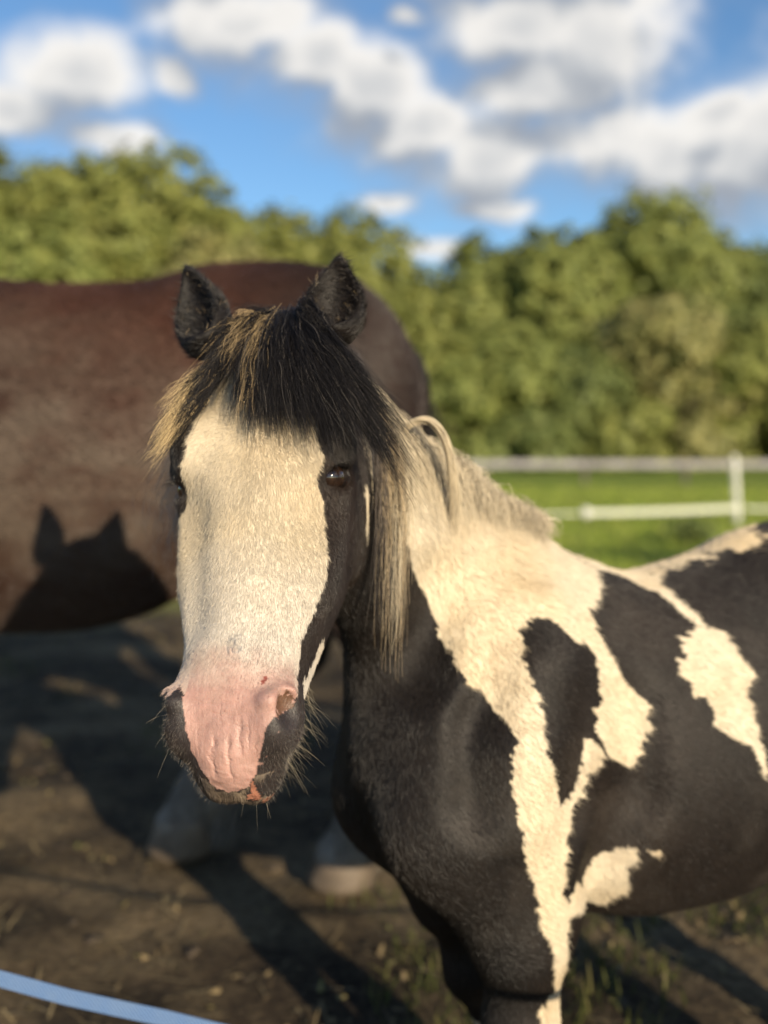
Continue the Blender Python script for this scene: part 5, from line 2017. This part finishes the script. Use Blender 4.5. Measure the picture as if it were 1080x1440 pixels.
# ------------------------------------------------------------------ the brown horse behind
def build_brown_horse():
    S = 1.6
    at = np.array((-1.135, 2.76, 0.0))
    H = Head(np.array((0.74, 0, 1.42)) * 1.06, np.array((1.12, 0, 0.98)) * 1.06, (0.75, 0, 0.66))
    neck = [(np.array((0.66, 0, 1.34)) * 1.06, 0.155, 0.085, np.array((0, 1.0, 0))), (np.array((0.52, 0, 1.24)) * 1.06, 0.20, 0.105, np.array((0, 1.0, 0))),
            (np.array((0.35, 0, 1.11)) * 1.06, 0.26, 0.13, np.array((0, 1.0, 0))), (np.array((0.14, 0, 1.00)) * 1.06, 0.34, 0.18, np.array((0, 1.0, 0)))]
    rows = [(0.250, 0.68, 0.64, 0.012), (0.235, 0.76, 0.57, 0.070), (0.185, 0.86, 0.50, 0.130), (0.10, 0.92, 0.43, 0.155), (0.00, 0.957, 0.395, 0.170),
            (-0.10, 0.938, 0.372, 0.190), (-0.20, 0.931, 0.375, 0.205), (-0.32, 0.935, 0.402, 0.212), (-0.44, 0.962, 0.470, 0.202), (-0.54, 0.966, 0.53, 0.190),
            (-0.64, 0.935, 0.60, 0.165), (-0.72, 0.865, 0.66, 0.115), (-0.765, 0.80, 0.70, 0.045)]
    ears = [((0.03, 0.10, -0.04), (-0.17, 0.13, 0.03), H.d(0.2, 0.4, 1.0)), ((0.03, -0.10, -0.04), (-0.17, -0.13, 0.03), H.d(0.2, -0.4, 1.0))]
    legs = [
        ('fore', [(0.05, 0.095, 0.55), (0.06, 0.095, 0.46), (0.075, 0.090, 0.325), (0.075, 0.090, 0.285), (0.07, 0.088, 0.22), (0.065, 0.088, 0.15), (0.065, 0.088, 0.11), (0.09, 0.088, 0.065), (0.105, 0.088, 0.04)]),
        ('fore', [(0.05, -0.095, 0.55), (0.08, -0.095, 0.46), (0.115, -0.090, 0.325), (0.118, -0.090, 0.285), (0.125, -0.088, 0.22), (0.13, -0.088, 0.15), (0.13, -0.088, 0.11), (0.155, -0.088, 0.065), (0.17, -0.088, 0.04)]),
        ('hind', [(-0.60, 0.10, 0.62), (-0.62, 0.115, 0.52), (-0.71, 0.11, 0.38), (-0.72, 0.11, 0.335), (-0.705, 0.115, 0.26), (-0.695, 0.12, 0.16), (-0.69, 0.12, 0.11), (-0.665, 0.12, 0.065), (-0.65, 0.12, 0.04)]),
        ('hind', [(-0.54, -0.08, 0.62), (-0.52, -0.085, 0.52), (-0.56, -0.07, 0.38), (-0.56, -0.06, 0.335), (-0.50, -0.05, 0.26), (-0.435, -0.03, 0.16), (-0.42, -0.02, 0.11), (-0.39, -0.01, 0.065), (-0.375, -0.005, 0.04)]),
    ]
    F = horse_field(S, rows, neck, H, ears, legs)
    V, Q = horse_mesh(F, H, ((-1.45, -0.5, -0.02), (1.45, 0.5, 1.75)), 0.026, 0.013)
    V = np.asarray(V)
    root = empty('horse', tuple(at), math.pi, 'big dark brown horse standing side on behind the pony', 'horse')
    n1, n2, n3 = fbm(V, 2.2, 4, 301), fbm(V, 7, 4, 302), fbm(V * np.array((1, 1, 2.5)), 16, 3, 303)
    base = np.array((0.042, 0.0195, 0.0118)) * (1 + 0.25 * n2)[:, None]
    rust = np.clip(0.4 + 1.2 * n1, 0, 1) * np.clip((V[:, 2] - 0.9) / 0.3, 0, 1)
    base = base * (1 + rust[:, None] * np.array((0.55, 0.22, 0.10)))
    dust = np.clip(0.75 * np.exp(-(((V[:, 0] + 0.28) / 0.62) ** 2 + ((V[:, 2] - 1.02) / 0.30) ** 2)) * (1 + 1.3 * n2 + 0.9 * n3), 0, 0.9)
    col = base + dust[:, None] * (np.array((0.105, 0.080, 0.060)) - base)
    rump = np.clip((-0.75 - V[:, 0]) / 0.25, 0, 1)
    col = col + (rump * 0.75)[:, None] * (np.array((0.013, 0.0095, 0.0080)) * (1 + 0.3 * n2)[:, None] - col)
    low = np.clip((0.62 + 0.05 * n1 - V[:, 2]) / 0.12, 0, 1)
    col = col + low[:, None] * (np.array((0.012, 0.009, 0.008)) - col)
    sock = np.clip((0.34 + 0.05 * n2 - V[:, 2]) / 0.03, 0, 1)
    col = col + sock[:, None] * (np.array((0.22, 0.195, 0.165)) * (1 + 0.2 * n3)[:, None] - col)
    for c, o, axi, ac, r in F.eyes:
        rim = np.linalg.norm(V - (c + o * r), axis=1) < 0.022
        col[rim] = (0.012, 0.010, 0.009)
    m = skin_mat('brown_coat', 0.55, 0.3)
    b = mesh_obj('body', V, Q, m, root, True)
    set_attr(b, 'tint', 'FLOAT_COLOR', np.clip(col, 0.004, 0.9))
    set_attr(b, 'skin', 'FLOAT', np.zeros(len(V)))
    set_attr(b, 'relief', 'FLOAT', 0.4 * n3)
    for c, o, axi, ac, r in F.eyes:
        sphere('eye', c, r, EYE_M, root)
    for kind, pts in legs:
        hoof_mesh('hoof', (pts[-1][0] * S - 0.02, pts[-1][1] * S), 0.080, S, HOOF_M, root)
    # short coat on the body
    n = 110000
    vc = V[Q].mean(1)
    P, fi, N = tri_sample(V, Q, n, np.where(vc[:, 1] > -0.05, 1.0, 0.25) * (vc[:, 2] > 0.45))
    fl = np.tile(np.array((-0.80, 0.0, -0.45)), (n, 1)) + 0.3 * np.stack([vnoise(P, 5, 401), vnoise(P, 5, 402), vnoise(P, 5, 403)], 1) + rng.normal(0, 0.15, (n, 3))
    fl -= (fl * N).sum(1)[:, None] * N
    fl /= np.linalg.norm(fl, axis=1)[:, None]
    s = np.linspace(0, 1, 3)
    ln = rng.uniform(0.010, 0.022, n)
    Sx = P[:, None] + fl[:, None] * (ln[:, None] * s)[:, :, None] + N[:, None] * (0.22 * ln[:, None] * s)[:, :, None]
    hair_obj('coat', Sx, strand_radius(n, 3, 0.0006, 0.15), COAT_M, root, col[Q[fi, 0]])
    # feather round the hooves, tail, mane
    global PFIELD
    keep, PFIELD = PFIELD, F
    R3, M3, T3 = [], [], []
    for kind, pts in legs:
        f, h = np.array(pts[-3]) * S, np.array(pts[-1]) * S
        for k in range(30):
            a = rng.uniform(0, 6.28)
            z = rng.uniform(0.10, 0.26)
            o = np.array((math.cos(a), math.sin(a), 0))
            p = f + o * 0.050 + np.array((0, 0, z - f[2]))
            R3.append(p)
            back = 0.008 + 0.02 * max(0, -o[0])
            M3.append(p + o * 0.012 + np.array((0, 0, -0.05)))
            e = p + o * back + np.array((0.35 * (h[0] - f[0]), 0, -rng.uniform(0.07, 0.13)))
            e[2] = max(e[2], 0.02)
            T3.append(e)
    Sx = locks(np.array(R3), np.array(M3), np.array(T3), 22, 7, 0.010, 0.012, 0.006, 0.002, 0.6)
    n = len(Sx)
    hair_obj('feather', Sx, strand_radius(n, 7, 0.0011), HAIR_M, root, np.array((0.20, 0.18, 0.155)) * rng.uniform(0.6, 1.2, (n, 1)))
    k = 90
    R3 = np.array((-0.735 * S, 0, 0.80 * S)) + rng.normal(0, 0.015, (k, 3))
    M3 = np.array((-0.785 * S, 0, 0.70 * S)) + rng.normal(0, 0.02, (k, 3))
    T3 = np.stack([-0.765 * S + rng.normal(0, 0.03, k), rng.normal(0, 0.05, k), 0.30 * S + rng.normal(0, 0.10, k)], 1)
    Sx = locks(R3, M3, T3, 40, 12, 0.012, 0.03, 0.012, 0.003, 0.6)
    n = len(Sx)
    hair_obj('tail', Sx, strand_radius(n, 12, 0.0010), HAIR_M, root, np.array((0.011, 0.009, 0.0085)) * rng.uniform(0.5, 1.6, (n, 1)))
    k = 130
    u = rng.random(k)
    cr = np.array([(0.80, 0, 1.50), (0.62, 0, 1.50), (0.42, 0, 1.46), (0.20, 0, 1.52)]) * 1.02
    R3 = F.project(np.stack([np.interp(u, [0, 0.33, 0.66, 1], cr[:, i]) for i in range(3)], 1), 5)
    sd = np.where(rng.random(k) < 0.65, 1.0, -1.0)
    T3 = R3 + np.stack([rng.normal(0, 0.03, k), sd * 0.16, -0.30 - 0.12 * rng.random(k)], 1)
    M3 = R3 + np.stack([np.zeros(k), sd * 0.12, 0.05 + 0 * u], 1)
    Sx = locks(R3, M3, T3, 30, 9, 0.010, 0.02, 0.008, 0.003, 0.6)
    n = len(Sx)
    hair_obj('mane', Sx, strand_radius(n, 9, 0.0009), HAIR_M, root, np.array((0.011, 0.009, 0.0085)) * rng.uniform(0.5, 1.6, (n, 1)))
    PFIELD = keep
    return root


build_brown_horse()


# ------------------------------------------------------------------ blue fence tape in front
def build_front_tape():
    m, t, b = new_mat('blue_webbing')
    tc = t.node('ShaderNodeTexCoord')
    P = tc.outputs['Object']
    sx = t.node('ShaderNodeSeparateXYZ')
    t.link(P, sx.inputs[0])
    # twill: slanting ribs across the webbing
    w = t.node('ShaderNodeTexWave', wave_type='BANDS', bands_direction='X')
    t.link(t.combine(t.math('ADD', sx.outputs[0], t.math('MULTIPLY', sx.outputs[2], 0.9)), 0.0, 0.0), w.inputs['Vector'])
    w.inputs['Scale'].default_value = 105
    w.inputs['Distortion'].default_value = 0.6
    n = t.noise(P, 70, 4)
    col = t.mix(w.outputs['Fac'], (0.038, 0.090, 0.22), (0.125, 0.225, 0.42))
    col = t.mix(t.maprange(n, 0.35, 0.75, 0, 0.45), col, (0.125, 0.195, 0.32))
    t.link(col, b.inputs['Base Color'])
    b.inputs['Roughness'].default_value = 0.7
    bp = t.node('ShaderNodeBump')
    bp.inputs['Strength'].default_value = 0.8
    bp.inputs['Distance'].default_value = 0.0008
    t.link(w.outputs['Fac'], bp.inputs['Height'])
    t.link(bp.outputs[0], b.inputs['Normal'])
    a, c = Vector((-0.302, 0.85, 0.660)), Vector((-0.128, 0.80, 0.628))
    d = (c - a) / (c.x - a.x)
    pts = []
    for i in range(-34, 41):
        x = -0.215 + i * 0.04
        u = x + 0.215
        p = Vector((x, 0.8252 + d.y * 0.35 * u, 0.6440 + d.z * u + 0.105 * u * u))
        p.z += 0.0008 * math.sin(i * 1.7)
        pts.append(p)
    v, f = tape_mesh(pts, 0.0122, 0.0012, (0, 0.30, 1))
    tag(mesh_obj('fence_tape', v, f, m), 'blue woven fence tape sagging across in front of the pony', 'fence tape')
    for p, lab in ((pts[0], 'white stake outside the picture holding the left end of the blue tape'), (pts[-1], 'white stake outside the picture holding the right end of the blue tape')):
        build_stake(p.x, p.y + 0.03, 1.0, 0.0, lab, 4)


build_front_tape()
